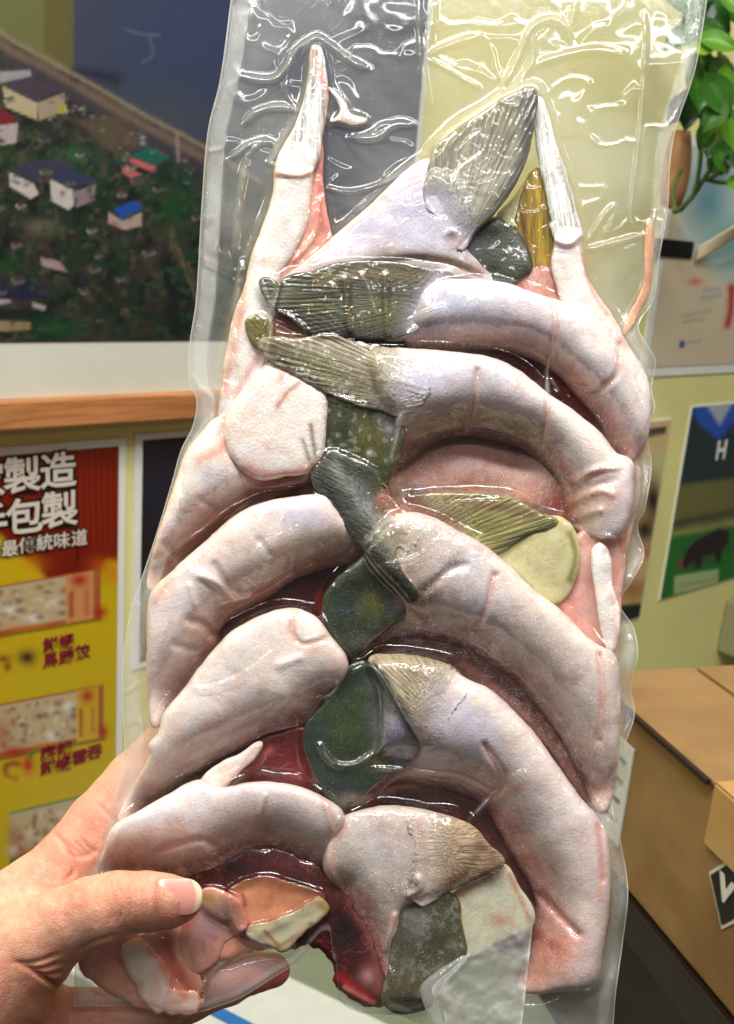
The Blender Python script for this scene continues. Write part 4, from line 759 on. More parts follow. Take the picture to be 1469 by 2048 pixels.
pc(R_, 'edge_strip', [(1236, 950), (1264, 930), (1278, 940), (1276, 1000), (1262, 1060), (1250, 1110), (1236, 1160), (1228, 1130), (1240, 1050)], 2, 14, (196, 170, 150), [('s', [(1268, 920), (1262, 1000), (1236, 1080)], 6, (90, 60, 64), .9), ('s', [(1250, 1060), (1240, 1130)], 8, (214, 130, 100), .7)], mat=MAT_MEAT, sp=4, frost=.5)
# orange vein-like strip along the right top seam
pc(R_, 'orange_strip', grow=0, pts=[(1290, 470), (1302, 440), (1308, 470), (1304, 540), (1296, 590), (1282, 620), (1262, 660), (1246, 672), (1252, 640), (1274, 600), (1288, 560)], z0=2, T=7, base=(214, 160, 112), paint=[('s', [(1300, 460), (1296, 560), (1270, 630)], 4, (206, 130, 84), .6)], mat=MAT_MEAT, sp=3.5, frost=.2, lump=.4)

# --- E: fourth right collar (large arch)
E_ = fish('fish_collar', 'big frosted cream arch in the middle right with dark streaked fin running up left')
pc(E_, 'inner_flesh', [(707, 1330), (752, 1286), (811, 1266), (892, 1270), (980, 1310), (1060, 1380), (1120, 1470), (1170, 1560), (1206, 1622), (1160, 1590), (1100, 1500), (1040, 1440), (960, 1380), (900, 1345), (820, 1326), (760, 1330)], -38, 18, (128, 82, 70), [('s', [(740, 1300), (820, 1290), (920, 1310), (1020, 1380), (1100, 1480)], 16, (92, 54, 46), .85), ('b', 800, 1300, 50, 16, (120, 84, 74), .7), ('s', [(930, 1330), (1040, 1420), (1150, 1570)], 8, (176, 116, 100), .6)], mat=MAT_MEAT, frost=.6)  # brown flesh; the dark stroke paints the shadow cast by the arch
pc(E_, 'skin', sink=[([(720, 1320), (770, 1288), (865, 1278), (950, 1306), (1040, 1374), (1107, 1454), (1175, 1582)], 64, 74)], pts=[(735, 1106), (766, 1060), (800, 1030), (862, 1036), (911, 1062), (964, 1091), (1005, 1124), (1066, 1181), (1119, 1222), (1168, 1271), (1193, 1291), (1228, 1312), (1238, 1380), (1236, 1470), (1229, 1559), (1212, 1620), (1193, 1620), (1170, 1570), (1134, 1490), (1107, 1450), (1067, 1400), (1022, 1356), (977, 1322), (927, 1292), (865, 1276), (811, 1274), (752, 1288), (715, 1320), (700, 1316), (735, 1275), (790, 1240), (815, 1212)], z0=34, T=82, base=(208, 192, 182),
   paint=[('b', 810, 1090, 60, 40, (150, 136, 112), .85), ('s', [(780, 1090), (830, 1150), (850, 1180)], 22, (170, 156, 130), .7), ('b', 850, 1060, 30, 20, (190, 182, 170), .7), ('b', 930, 1140, 70, 50, (206, 200, 208), .8), ('b', 852, 1190, 26, 22, (70, 58, 50), .9), ('s', [(835, 1210), (880, 1150), (920, 1110)], 10, (150, 120, 96), .7), ('s', [(780, 1256), (860, 1240), (940, 1256), (1020, 1310)], 22, (206, 172, 148), .8), ('b', 960, 1210, 60, 40, (212, 206, 214), .7), ('s', [(1000, 1130), (1100, 1220), (1200, 1330)], 28, (238, 224, 210), .8), ('s', [(990, 1150), (975, 1210), (950, 1265)], 6, (214, 150, 130), .7), ('s', [(1200, 1310), (1206, 1400), (1196, 1470)], 7, (222, 156, 136), .7), ('s', [(1188, 1520), (1204, 1470)], 3, (140, 100, 80), .6), ('b', 1150, 1420, 50, 70, (238, 226, 212), .7), ('b', 1190, 1580, 24, 34, (226, 176, 156), .7), ('b', 730, 1310, 26, 16, (226, 190, 180), .7), ('s', [(1060, 1370), (1110, 1440), (1150, 1520)], 14, (206, 164, 146), .6)],
   k=1.0, frost=1.3, ridges=[([(990, 1150), (975, 1210), (950, 1265)], 6, -6), ([(1200, 1310), (1206, 1400), (1198, 1480)], 6, -9), ([(850, 1180), (900, 1140), (930, 1130)], 8, -6), ([(820, 1210), (850, 1230)], 7, 6)])
pc(E_, 'streaked_fin', [(626, 955), (640, 930), (662, 906), (690, 915), (750, 942), (770, 985), (802, 1022), (824, 1050), (816, 1080), (790, 1100), (806, 1150), (834, 1190), (826, 1206), (800, 1180), (770, 1150), (730, 1098), (689, 1047), (648, 994)], 36, 14, (66, 66, 56),
   [('s', [(670, 930), (720, 1000), (790, 1090)], 14, (146, 148, 140), .6), ('s', [(640, 960), (700, 1050), (800, 1170)], 14, (50, 50, 40), .8), ('s', [(720, 950), (780, 1020)], 10, (60, 60, 48), .7), ('b', 740, 990, 26, 30, (150, 156, 166), .6), ('b', 790, 1060, 30, 24, (150, 138, 110), .7), ('s', [(636, 950), (700, 1044), (830, 1200)], 4, (30, 28, 26), .8)],
   fade=(166, 154, 132), ride=True, rag=[([(766, 975), (802, 1022), (826, 1054), (816, 1085)], 16, 46), ([(640, 928), (665, 903), (700, 917)], 10, 20)], mat=MAT_FIN, ray=(760, 1, 30, 54), sp=3.0, frost=.3, lump=.6, k=.6)
pc(E_, 'dark_skin', grow=9, pts=[(664, 1180), (690, 1152), (709, 1136), (742, 1117), (772, 1145), (811, 1190), (813, 1214), (790, 1236), (742, 1276), (703, 1306), (676, 1288), (655, 1240), (654, 1200)], z0=16, T=20, base=(48, 56, 38), paint=[('b', 745, 1210, 26, 34, (86, 86, 40), .85), ('b', 690, 1220, 24, 40, (36, 50, 50), .7), ('b', 800, 1206, 20, 24, (130, 116, 134), .85), ('b', 720, 1280, 30, 16, (90, 90, 86), .8), ('b', 715, 1170, 40, 18, (30, 32, 26), .7)], mat=MAT_DARK, frost=.5, sp=4)

# --- F: lowest right collar (long arch to the bottom right)
F_ = fish('fish_collar', 'long grey and pink arch at the lower right beside a rounded olive patch')
pc(F_, 'inner_flesh', [(720, 1622), (775, 1566), (842, 1550), (915, 1560), (1000, 1590), (1050, 1680), (1080, 1800), (1066, 1880), (1040, 1800), (985, 1720), (950, 1670), (880, 1630), (800, 1610)], -48, 18, (104, 54, 48), [('s', [(760, 1600), (850, 1580), (940, 1620), (1000, 1690), (1050, 1790)], 24, (64, 28, 26), .85), ('s', [(740, 1606), (800, 1570), (880, 1566)], 8, (196, 130, 110), .7), ('s', [(1000, 1650), (1060, 1760)], 8, (120, 30, 40), .7), ('b', 775, 1612, 26, 6, (40, 30, 28), .8)], mat=MAT_MEAT, frost=.2)  # red-brown flesh, stroke darkened as shade under the overhang
pc(F_, 'skin', sink=[([(715, 1627), (790, 1566), (880, 1572), (970, 1612), (1030, 1717), (1070, 1800), (1050, 1940)], 67, 74)], pts=[(739, 1330), (780, 1320), (820, 1317), (896, 1333), (932, 1360), (977, 1380), (1022, 1420), (1067, 1469), (1116, 1537), (1157, 1595), (1193, 1636), (1212, 1672), (1218, 1739), (1214, 1829), (1203, 1896), (1186, 1966), (1134, 1978), (1044, 1980), (1042, 1950), (1062, 1874), (1076, 1824), (1066, 1775), (1030, 1715), (1000, 1660), (970, 1610), (910, 1580), (842, 1566), (790, 1562), (745, 1600), (708, 1630), (690, 1622), (730, 1560), (760, 1480), (760, 1380)], z0=32, T=84, base=(208, 194, 190),
   paint=[('b', 940, 1450, 80, 70, (204, 200, 216), .85), ('b', 840, 1520, 60, 30, (206, 196, 200), .7), ('s', [(900, 1350), (1000, 1430), (1110, 1560), (1190, 1680)], 24, (236, 224, 212), .8), ('b', 860, 1480, 22, 20, (130, 112, 110), .7), ('s', [(800, 1545), (900, 1550), (980, 1580)], 14, (206, 166, 146), .8), ('s', [(970, 1490), (1010, 1570), (990, 1590)], 7, (222, 150, 128), .75), ('s', [(990, 1590), (1060, 1570)], 8, (226, 160, 138), .6), ('s', [(1000, 1640), (1050, 1700), (1090, 1800), (1150, 1870)], 26, (196, 126, 114), .7), ('b', 1090, 1740, 30, 40, (206, 140, 130), .6), ('b', 1110, 1900, 50, 50, (222, 134, 108), .85), ('b', 1155, 1868, 10, 8, (170, 40, 36), .8), ('s', [(1195, 1650), (1206, 1740), (1200, 1800)], 8, (222, 140, 122), .7), ('b', 1180, 1830, 30, 60, (240, 222, 206), .7), ('b', 720, 1600, 30, 20, (224, 196, 180), .8), ('b', 1080, 1950, 40, 24, (230, 160, 130), .7), ('s', [(1060, 1860), (1120, 1900)], 10, (150, 40, 36), .5)],
   k=1.0, frost=.7, ridges=[([(970, 1490), (1008, 1565), (985, 1592)], 6, -9), ([(1080, 1790), (1155, 1868)], 8, -9), ([(780, 1548), (900, 1556), (985, 1590)], 6, 6), ([(1200, 1650), (1208, 1760)], 6, -6)])
pc(F_, 'fin', [(740, 1322), (790, 1312), (850, 1318), (905, 1336), (925, 1362), (900, 1400), (870, 1440), (852, 1480), (834, 1482), (812, 1440), (780, 1382)], 30, 12, (160, 146, 120), [('s', [(750, 1326), (800, 1400), (836, 1476)], 7, (56, 48, 40), .85), ('b', 880, 1380, 36, 30, (196, 184, 176), .9), ('b', 830, 1340, 40, 16, (136, 112, 80), .7), ('b', 850, 1460, 14, 20, (190, 184, 180), .8), ('b', 800, 1360, 20, 26, (170, 158, 130), .6)], fade=(206, 198, 208), ride=True, rag=[([(925, 1366), (900, 1400), (856, 1475)], 16, 50), ([(760, 1316), (905, 1334)], 8, 10)], mat=MAT_FIN, ray=(1010, 1560, 36), sp=3.0, frost=.4, lump=.6, k=.6)
pc(F_, 'dark_skin', [(734, 1326), (764, 1354), (796, 1411), (836, 1482), (836, 1500), (811, 1528), (775, 1545), (745, 1570), (685, 1616), (655, 1590), (628, 1540), (609, 1480), (617, 1446), (648, 1412), (698, 1338)], 22, 56, (48, 58, 42), [('b', 700, 1440, 50, 60, (74, 82, 40), .75), ('b', 680, 1420, 40, 40, (50, 64, 50), .6), ('b', 790, 1470, 34, 60, (176, 174, 196), .95, -20), ('b', 760, 1520, 26, 24, (110, 102, 60), .7), ('b', 750, 1370, 22, 26, (120, 130, 134), .7), ('b', 680, 1570, 40, 30, (50, 54, 58), .8), ('b', 640, 1480, 20, 40, (40, 54, 62), .7), ('s', [(742, 1332), (790, 1408), (836, 1484)], 4, (30, 34, 34), .8), ('b', 705, 1600, 30, 14, (150, 130, 120), .7)], ride=True, mat=MAT_DARK, frost=.2, sp=4, k=.8,
   ridges=[([(640, 1490), (680, 1530), (730, 1520), (770, 1490)], 6, 5)])

# --- G: bottom centre collar
G_ = fish('fish_collar', 'short frosted collar with a brown ribbed fin at the bottom centre above the folded film')
pc(G_, 'skin', sink=[([(690, 1787), (735, 1862), (765, 1992)], 41, 40)], pts=[(685, 1640), (730, 1622), (775, 1614), (833, 1620), (892, 1634), (945, 1656), (965, 1690), (940, 1740), (892, 1778), (833, 1800), (800, 1820), (796, 1874), (788, 1941), (784, 2006), (768, 2000), (756, 1919), (728, 1851), (685, 1784), (652, 1740), (656, 1690)], z0=20, T=70, base=(200, 184, 172),
   paint=[('b', 760, 1700, 60, 50, (206, 200, 198), .8), ('s', [(690, 1650), (664, 1700), (668, 1740)], 8, (226, 176, 160), .8), ('s', [(690, 1780), (740, 1850), (770, 1960)], 16, (196, 120, 106), .8), ('b', 830, 1770, 14, 16, (80, 66, 64), .85), ('b', 790, 1780, 22, 22, (150, 130, 120), .7), ('b', 850, 1690, 40, 40, (200, 186, 166), .6), ('s', [(790, 1830), (782, 1990)], 8, (226, 170, 156), .8), ('b', 730, 1800, 26, 30, (196, 150, 136), .6), ('s', [(838, 1640), (856, 1740)], 6, (196, 150, 130), .5)],
   k=.9, frost=1.2, ridges=[([(818, 1790), (840, 1776), (838, 1756)], 5, 10), ([(662, 1680), (660, 1736), (690, 1790)], 6, 6), ([(790, 1830), (770, 1900)], 5, 7)])
pc(G_, 'ribbed_fin', [(838, 1636), (892, 1634), (945, 1656), (975, 1690), (1006, 1727), (954, 1755), (892, 1782), (835, 1804), (846, 1740), (850, 1690)], 40, 14, (164, 140, 112), [('s', [(960, 1690), (990, 1720), (900, 1770)], 14, (112, 84, 56), .7), ('b', 860, 1710, 24, 50, (196, 180, 160), .8), ('s', [(840, 1802), (900, 1782), (1000, 1732)], 5, (46, 34, 28), .9)], fade=(208, 200, 196), ride=True, rag=[([(842, 1640), (850, 1700), (840, 1795)], 16, 46)], mat=MAT_FIN, ray=(620, 1690, 60), sp=3.0, frost=.5, lump=.5, k=.6, ridges=[])
pc(G_, 'dark_skin', grow=8, pts=[(800, 1812), (856, 1796), (908, 1796), (918, 1851), (926, 1910), (894, 1948), (867, 1968), (856, 2010), (776, 2010), (784, 1940), (790, 1880)], z0=20, T=19, base=(80, 78, 58), paint=[('b', 840, 1850, 34, 30, (120, 120, 122), .7), ('b', 880, 1900, 30, 40, (66, 62, 40), .7), ('b', 810, 1930, 20, 30, (110, 106, 100), .6), ('s', [(800, 1960), (860, 1985)], 14, (96, 80, 62), .7), ('s', [(790, 2000), (850, 2004)], 8, (30, 26, 22), .8), ('n', 14, .55, .7, (140, 138, 130), .5, 12)], mat=MAT_DARK, frost=.8, sp=4)
pc(G_, 'pale_membrane', grow=6, pts=[(908, 1796), (950, 1765), (1004, 1732), (1031, 1770), (1064, 1842), (999, 1876), (930, 1912), (916, 1851)], z0=14, T=24, base=(200, 202, 172), paint=[('s', [(912, 1796), (1004, 1734)], 9, (176, 120, 70), .8), ('s', [(1020, 1750), (1060, 1838)], 6, (176, 110, 80), .7), ('b', 1000, 1840, 30, 16, (176, 106, 70), .6), ('s', [(918, 1820), (926, 1900)], 5, (190, 140, 70), .7)], mat=MAT_MEAT, frost=.7, sp=4.5)

# --- left column
L1 = fish('fish_collar', 'smooth white scaled flap with a small red slit under the pointed fin')
pc(L1, 'skin', [(542, 726), (570, 734), (611, 758), (646, 779), (654, 804), (650, 865), (642, 919), (619, 941), (579, 949), (521, 957), (489, 941), (460, 904), (450, 861), (455, 829), (476, 796), (509, 759)], 18, 52, (240, 232, 222), [('s', [(556, 812), (575, 785), (600, 765)], 5, (186, 110, 92), .8), ('s', [(568, 738), (562, 765)], 7, (222, 160, 136), .6), ('s', [(622, 850), (632, 915)], 5, (100, 96, 64), .85), ('s', [(606, 880), (622, 926)], 4, (110, 104, 70), .8), ('s', [(490, 935), (560, 950), (630, 930)], 10, (222, 150, 130), .7), ('b', 490, 830, 24, 30, (240, 222, 204), .6), ('b', 630, 930, 12, 12, (170, 150, 150), .7)], k=1.1, frost=.05, edge=((236, 206, 188), 6, .5), lump=.6)
L2 = fish('fish_collar', 'uppermost left band of white belly skin curving below the scaled flap')
pc(L2, 'skin', sink=[([(640, 965), (546, 995), (444, 1050), (342, 1150)], 52, 64)], pts=[(440, 836), (452, 862), (456, 904), (485, 945), (521, 960), (587, 957), (632, 945), (636, 962), (607, 970), (546, 990), (489, 1012), (444, 1045), (395, 1086), (366, 1119), (342, 1145), (320, 1172), (300, 1176), (304, 1131), (320, 1070), (334, 1025), (354, 968), (374, 910), (399, 874)], z0=12, T=62, base=(236, 226, 216),
   paint=[('s', [(445, 850), (450, 890), (400, 920)], 9, (226, 150, 126), .75), ('b', 430, 960, 30, 30, (222, 216, 224), .7), ('s', [(600, 965), (500, 1005), (420, 1060), (320, 1160)], 22, (206, 146, 120), .85), ('s', [(620, 962), (500, 990)], 12, (140, 70, 56), .7), ('s', [(490, 950), (560, 968), (620, 955)], 8, (216, 166, 150), .7), ('b', 340, 1090, 20, 30, (236, 214, 200), .6)], k=.95, frost=.25, edge=((226, 176, 156), 6, .5), ridges=[([(400, 1000), (430, 1020)], 6, -4), ([(330, 1090), (350, 1110)], 7, -6), ([(310, 1130), (380, 1080), (470, 1010)], 6, 4)])
L3 = fish('fish_collar', 'second left band with lilac sheen, its square end against the streaked fin')
pc(L3, 'skin', sink=[([(715, 1127), (628, 1144), (546, 1192), (464, 1242), (430, 1292), (360, 1392)], 58, 64)], pts=[(342, 1150), (366, 1125), (415, 1084), (472, 1035), (521, 1010), (587, 997), (648, 993), (668, 1017), (701, 1057), (728, 1102), (720, 1126), (668, 1130), (628, 1140), (587, 1156), (546, 1184), (505, 1208), (464, 1232), (440, 1258), (432, 1282), (399, 1340), (374, 1376), (329, 1422), (316, 1452), (306, 1452), (299, 1387), (297, 1304), (301, 1200), (318, 1172)], z0=28, T=74, base=(228, 214, 206),
   paint=[('b', 600, 1030, 60, 30, (214, 212, 228), .85), ('s', [(560, 1100), (640, 1080), (710, 1090)], 18, (232, 206, 184), .7), ('s', [(700, 1120), (620, 1138), (540, 1185), (450, 1240)], 16, (196, 136, 112), .8), ('b', 380, 1180, 40, 40, (236, 228, 226), .7), ('s', [(340, 1160), (310, 1200)], 9, (222, 150, 126), .6), ('b', 400, 1260, 30, 26, (226, 176, 150), .7), ('b', 340, 1310, 26, 40, (222, 200, 200), .7), ('s', [(430, 1280), (400, 1340), (350, 1400)], 9, (214, 130, 110), .7), ('s', [(600, 1100), (660, 1090)], 8, (236, 196, 160), .5), ('b', 460, 1200, 40, 20, (222, 176, 160), .7)], k=.95, frost=.8, edge=((226, 176, 156), 6, .45), ridges=[([(400, 1150), (440, 1170), (470, 1200)], 8, 8), ([(430, 1130), (460, 1180)], 7, -6), ([(380, 1240), (410, 1250), (425, 1270)], 8, -10), ([(350, 1290), (390, 1300)], 7, -5), ([(440, 1210), (500, 1195)], 6, 6), ([(380, 1170), (390, 1210)], 5, 5), ([(520, 1080), (540, 1110)], 6, -4)])
L4 = fish('fish_collar', 'third left band of white skin, its point reaching the index finger')
pc(L4, 'skin', sink=[([(650, 1418), (600, 1458), (532, 1474), (474, 1507), (399, 1548), (300, 1612)], 58, 67)], pts=[(437, 1294), (474, 1260), (532, 1231), (586, 1219), (628, 1235), (661, 1277), (692, 1320), (684, 1358), (658, 1391), (636, 1424), (603, 1451), (532, 1468), (474, 1501), (399, 1542), (337, 1580), (270, 1626), (240, 1642), (246, 1619), (279, 1557), (304, 1507), (300, 1491), (320, 1466), (331, 1428), (374, 1376), (399, 1340)], z0=36, T=74, base=(234, 222, 212),
   paint=[('s', [(592, 1225), (586, 1260), (600, 1290), (650, 1276)], 7, (226, 156, 134), .7), ('s', [(600, 1290), (690, 1325)], 10, (236, 200, 180), .6), ('s', [(560, 1460), (480, 1480), (640, 1430)], 18, (196, 140, 124), .8), ('b', 480, 1420, 70, 40, (222, 206, 206), .8), ('s', [(320, 1560), (400, 1510)], 14, (228, 206, 200), .6), ('s', [(600, 1395), (680, 1370)], 10, (230, 170, 150), .6), ('b', 600, 1440, 40, 20, (176, 110, 100), .6), ('s', [(245, 1630), (275, 1615)], 8, (206, 130, 110), .6)], k=.95, frost=.8, edge=((230, 190, 172), 5, .4), ridges=[([(590, 1225), (585, 1265), (605, 1288), (655, 1276)], 5, -6), ([(560, 1330), (600, 1315)], 8, 4)])
L5 = fish('fish_collar', 'bottom left collar, a wide white hump above the thumb with dark red inside')
pc(L5, 'upper_flap', [(404, 1562), (440, 1530), (482, 1510), (521, 1485), (512, 1510), (480, 1540), (440, 1580), (410, 1590)], 18, 14, (238, 226, 212), [('s', [(520, 1488), (450, 1570)], 4, (222, 180, 160), .6)], sp=4, frost=.3)
pc(L5, 'dark_flesh', [(520, 1484), (560, 1468), (612, 1458), (632, 1510), (662, 1585), (640, 1600), (560, 1580), (440, 1584), (480, 1540)], -14, 14, (104, 38, 36), [('b', 575, 1510, 40, 30, (104, 34, 36), .8), ('s', [(450, 1575), (560, 1548), (640, 1580)], 7, (96, 26, 34), .85), ('s', [(470, 1560), (540, 1500)], 8, (196, 110, 96), .7), ('b', 600, 1545, 30, 20, (150, 50, 44), .7)], mat=MAT_MEAT, frost=.15, sp=4)
pc(L5, 'skin', sink=[([(650, 1755), (600, 1728), (544, 1702), (482, 1718), (430, 1756), (330, 1758), (230, 1750)], 67, 72)], pts=[(206, 1745), (214, 1690), (234, 1652), (270, 1630), (337, 1592), (399, 1562), (445, 1578), (503, 1567), (586, 1574), (648, 1598), (686, 1634), (664, 1680), (654, 1742), (648, 1752), (607, 1726), (544, 1700), (482, 1718), (441, 1744), (407, 1758), (330, 1752), (260, 1748)], z0=44, T=76, base=(224, 210, 204),
   paint=[('s', [(250, 1660), (340, 1610), (420, 1590)], 26, (240, 236, 236), .8), ('b', 600, 1640, 50, 30, (226, 214, 206), .7), ('s', [(300, 1720), (380, 1690), (440, 1680)], 14, (222, 190, 184), .8), ('s', [(260, 1740), (360, 1740), (450, 1720)], 16, (176, 116, 96), .85), ('s', [(440, 1715), (500, 1690), (560, 1690), (640, 1735)], 18, (150, 96, 84), .85), ('b', 500, 1640, 50, 24, (232, 196, 180), .7), ('s', [(525, 1600), (530, 1640)], 6, (226, 180, 160), .6), ('s', [(650, 1610), (668, 1650), (655, 1740)], 8, (222, 170, 150), .75), ('b', 540, 1670, 40, 16, (196, 156, 142), .6)], k=1.0, frost=1.2, edge=((226, 190, 176), 5, .4), ridges=[([(320, 1700), (400, 1680), (430, 1690)], 7, -5), ([(655, 1610), (664, 1660)], 5, 5), ([(530, 1590), (520, 1630)], 5, 4)])  # brown strokes on the lower edge also paint the shade there
I_ = fish('fish_offcut', 'orange fat, pale bone and bloody meat heaped beside the thumb tip', 'fish offcut', 'fish offcuts packed in the bag')
pc(I_, 'dark_meat', [(380, 1758), (450, 1722), (520, 1694), (580, 1704), (650, 1745), (692, 1790), (730, 1856), (762, 1930), (772, 2006), (738, 2014), (700, 1990), (672, 1960), (660, 1910), (640, 1890), (560, 1890), (470, 1850), (400, 1810)], -4, 20, (70, 24, 22), [('b', 465, 1735, 34, 16, (22, 18, 16), .95), ('s', [(540, 1715), (620, 1745), (680, 1790)], 22, (84, 40, 36), .7), ('b', 690, 1860, 34, 50, (22, 8, 8), .95), ('s', [(700, 1790), (745, 1880), (760, 1980)], 12, (128, 70, 66), .8), ('b', 735, 1950, 16, 18, (196, 140, 130), .7), ('s', [(680, 1955), (710, 1975), (740, 2000)], 9, (150, 24, 24), .9), ('s', [(690, 1975), (750, 2008)], 5, (214, 130, 112), .8), ('b', 590, 1765, 40, 14, (40, 18, 14), .8), ('b', 640, 1880, 24, 16, (60, 14, 18), .9)], wob=9.0, mat=MAT_MEAT, frost=.15)
pc(I_, 'orange_fat', grow=12, pts=[(462, 1800), (478, 1780), (520, 1764), (575, 1772), (630, 1792), (640, 1802), (600, 1822), (550, 1846), (500, 1868), (478, 1848)], z0=14, T=7, base=(222, 150, 112), paint=[('s', [(485, 1790), (490, 1810), (476, 1808)], 5, (140, 56, 30), .7), ('s', [(545, 1775), (540, 1810)], 5, (206, 120, 84), .6), ('s', [(500, 1850), (530, 1860), (540, 1840)], 5, (176, 76, 40), .7), ('s', [(470, 1775), (540, 1764), (600, 1780)], 8, (150, 100, 60), .7)], ride=True, wob=4.5, mat=MAT_MEAT, frost=.1, sp=4, edge=((96, 36, 28), 20, 1.0))
pc(I_, 'bone', grow=2, pts=[(494, 1866), (540, 1846), (600, 1820), (638, 1800), (656, 1818), (640, 1840), (610, 1866), (570, 1900), (548, 1896)], z0=20, T=16, base=(200, 196, 160), paint=[('s', [(640, 1806), (655, 1822)], 8, (170, 130, 50), .8), ('s', [(530, 1862), (556, 1890)], 4, (150, 70, 40), .8), ('b', 622, 1848, 6, 4, (100, 40, 30), .8), ('s', [(556, 1896), (600, 1866)], 5, (150, 100, 60), .7)], ride=True, wob=4.5, mat=MAT_MEAT, frost=.4, sp=4, edge=((130, 84, 48), 7, .8))
pc(I_, 'brown_skin', grow=14, pts=[(378, 1830), (400, 1800), (430, 1790), (470, 1810), (480, 1850), (440, 1880), (420, 1920), (385, 1935), (365, 1900)], z0=2, T=9, base=(192, 142, 126), paint=[('b', 420, 1850, 24, 40, (176, 140, 150), .5), ('s', [(380, 1900), (390, 1930)], 8, (170, 100, 90), .5), ('b', 420, 1800, 30, 12, (170, 150, 70), .8), ('b', 375, 1850, 16, 30, (170, 70, 50), .7)], ride=True, wob=4.5, mat=MAT_MEAT, frost=.35, sp=4, edge=((206, 136, 112), 20, .9))
pc(I_, 'white_fat', grow=8, pts=[(246, 1905), (270, 1885), (300, 1900), (330, 1950), (350, 1985), (385, 1990), (395, 2010), (360, 2022), (310, 2016), (280, 1980), (256, 1940)], z0=6, T=18, base=(236, 214, 198), paint=[('s', [(310, 1900), (340, 1950), (370, 1990)], 10, (222, 140, 106), .8), ('b', 270, 1910, 16, 20, (250, 246, 240), .6), ('b', 350, 2005, 26, 10, (226, 156, 120), .7)], wob=9.0, mat=MAT_MEAT, frost=.1, sp=4, edge=((222, 150, 122), 10, .8))
pc(I_, 'pink_flesh', grow=10, pts=[(170, 1930), (210, 1880), (300, 1860), (380, 1850), (390, 1940), (410, 2000), (440, 1850), (560, 1850), (600, 1878), (520, 1892), (430, 1914), (398, 1950), (395, 2012), (330, 2020), (250, 1990), (200, 1960)], z0=-4, T=16, base=(226, 160, 134), paint=[('s', [(330, 1870), (350, 1930), (380, 1980)], 14, (196, 84, 56), .8), ('b', 240, 1900, 30, 30, (206, 130, 110), .6), ('s', [(420, 1950), (480, 1905)], 10, (206, 120, 84), .8)], wob=9.0, mat=MAT_MEAT, frost=.1)
# dark meat behind everything, colour deepened for the shade in the gaps between the bands
K_ = fish('fish_offcut', 'dark red meat lying behind the bands, seen only through the gaps between them', 'fish offcut', 'fish offcuts packed in the bag')
pc(K_, 'meat', [(560, 640), (700, 660), (830, 680), (1000, 680), (1120, 720), (1250, 880), (1250, 1100), (1200, 1300), (1200, 1600), (1090, 1720), (1075, 1890), (1000, 1900), (960, 1800), (880, 1700), (760, 1620), (640, 1600), (520, 1600), (320, 1640), (300, 1580), (400, 1500), (420, 1380), (400, 1260), (350, 1170), (400, 1060), (480, 960), (540, 900)], -66, 16, (76, 24, 22), [('s', [(960, 700), (1060, 730), (1160, 810), (1240, 900)], 18, (136, 22, 32), .9), ('s', [(640, 960), (540, 1000), (440, 1060), (330, 1170)], 22, (150, 84, 62), .85), ('s', [(640, 970), (590, 980)], 18, (84, 28, 24), .85), ('s', [(650, 1150), (560, 1200), (480, 1240)], 20, (120, 44, 40), .8), ('b', 640, 1180, 30, 30, (70, 20, 20), .85), ('s', [(640, 1190), (660, 1260), (690, 1310)], 10, (150, 26, 32), .9), ('s', [(620, 670), (760, 682), (840, 690)], 10, (70, 16, 18), .9), ('b', 1150, 1190, 30, 40, (140, 40, 44), .8), ('b', 1040, 1760, 40, 50, (30, 10, 10), .9), ('s', [(430, 1290), (380, 1370)], 14, (190, 100, 80), .8)], mat=MAT_MEAT, frost=.1, back=14)

# ================================================================== the vacuum bag
HB = np.where(HB > 900, 0, HB); HF0 = np.where(HF < -900, 0, HF)
def curve_x(pts, y):
    P = cr(pts, False, 3.0); o_ = np.argsort(P[:, 1]); return np.interp(y, P[o_, 1], P[o_, 0])
LEFT = [(470, -60), (462, 0), (440, 160), (416, 260), (404, 400), (392, 600), (378, 700), (380, 770), (393, 800), (386, 850), (362, 900), (345, 960), (312, 1070), (282, 1160), (262, 1220), (246, 1320), (245, 1420), (249, 1500), (236, 1570), (220, 1620), (192, 1720), (172, 1790), (155, 1890), (149, 2016)]
RIGHT = [(1424, -60), (1415, 0), (1391, 140), (1352, 260), (1341, 330), (1336, 420), (1319, 520), (1308, 600), (1278, 652), (1296, 690), (1312, 720), (1304, 780), (1311, 815), (1296, 868), (1304, 930), (1290, 1020), (1276, 1050), (1289, 1110), (1266, 1160), (1241, 1205), (1268, 1255), (1277, 1310), (1263, 1370), (1270, 1430), (1251, 1495), (1257, 1545), (1226, 1600), (1242, 1680), (1257, 1780), (1247, 1880), (1232, 1990), (1226, 2075)]
BOTTOM = [(149, 2013), (220, 2012), (287, 2012), (349, 2029), (395, 2026), (440, 2012), (482, 1996), (540, 1960), (598, 1922), (627, 1889), (642, 1872), (656, 1869), (672, 1884), (669, 1927), (667, 1968), (686, 2008), (731, 2028), (797, 2031), (833, 2045), (880, 2072), (1226, 2076)]
bp_ = cr(BOTTOM, False, 3.0)
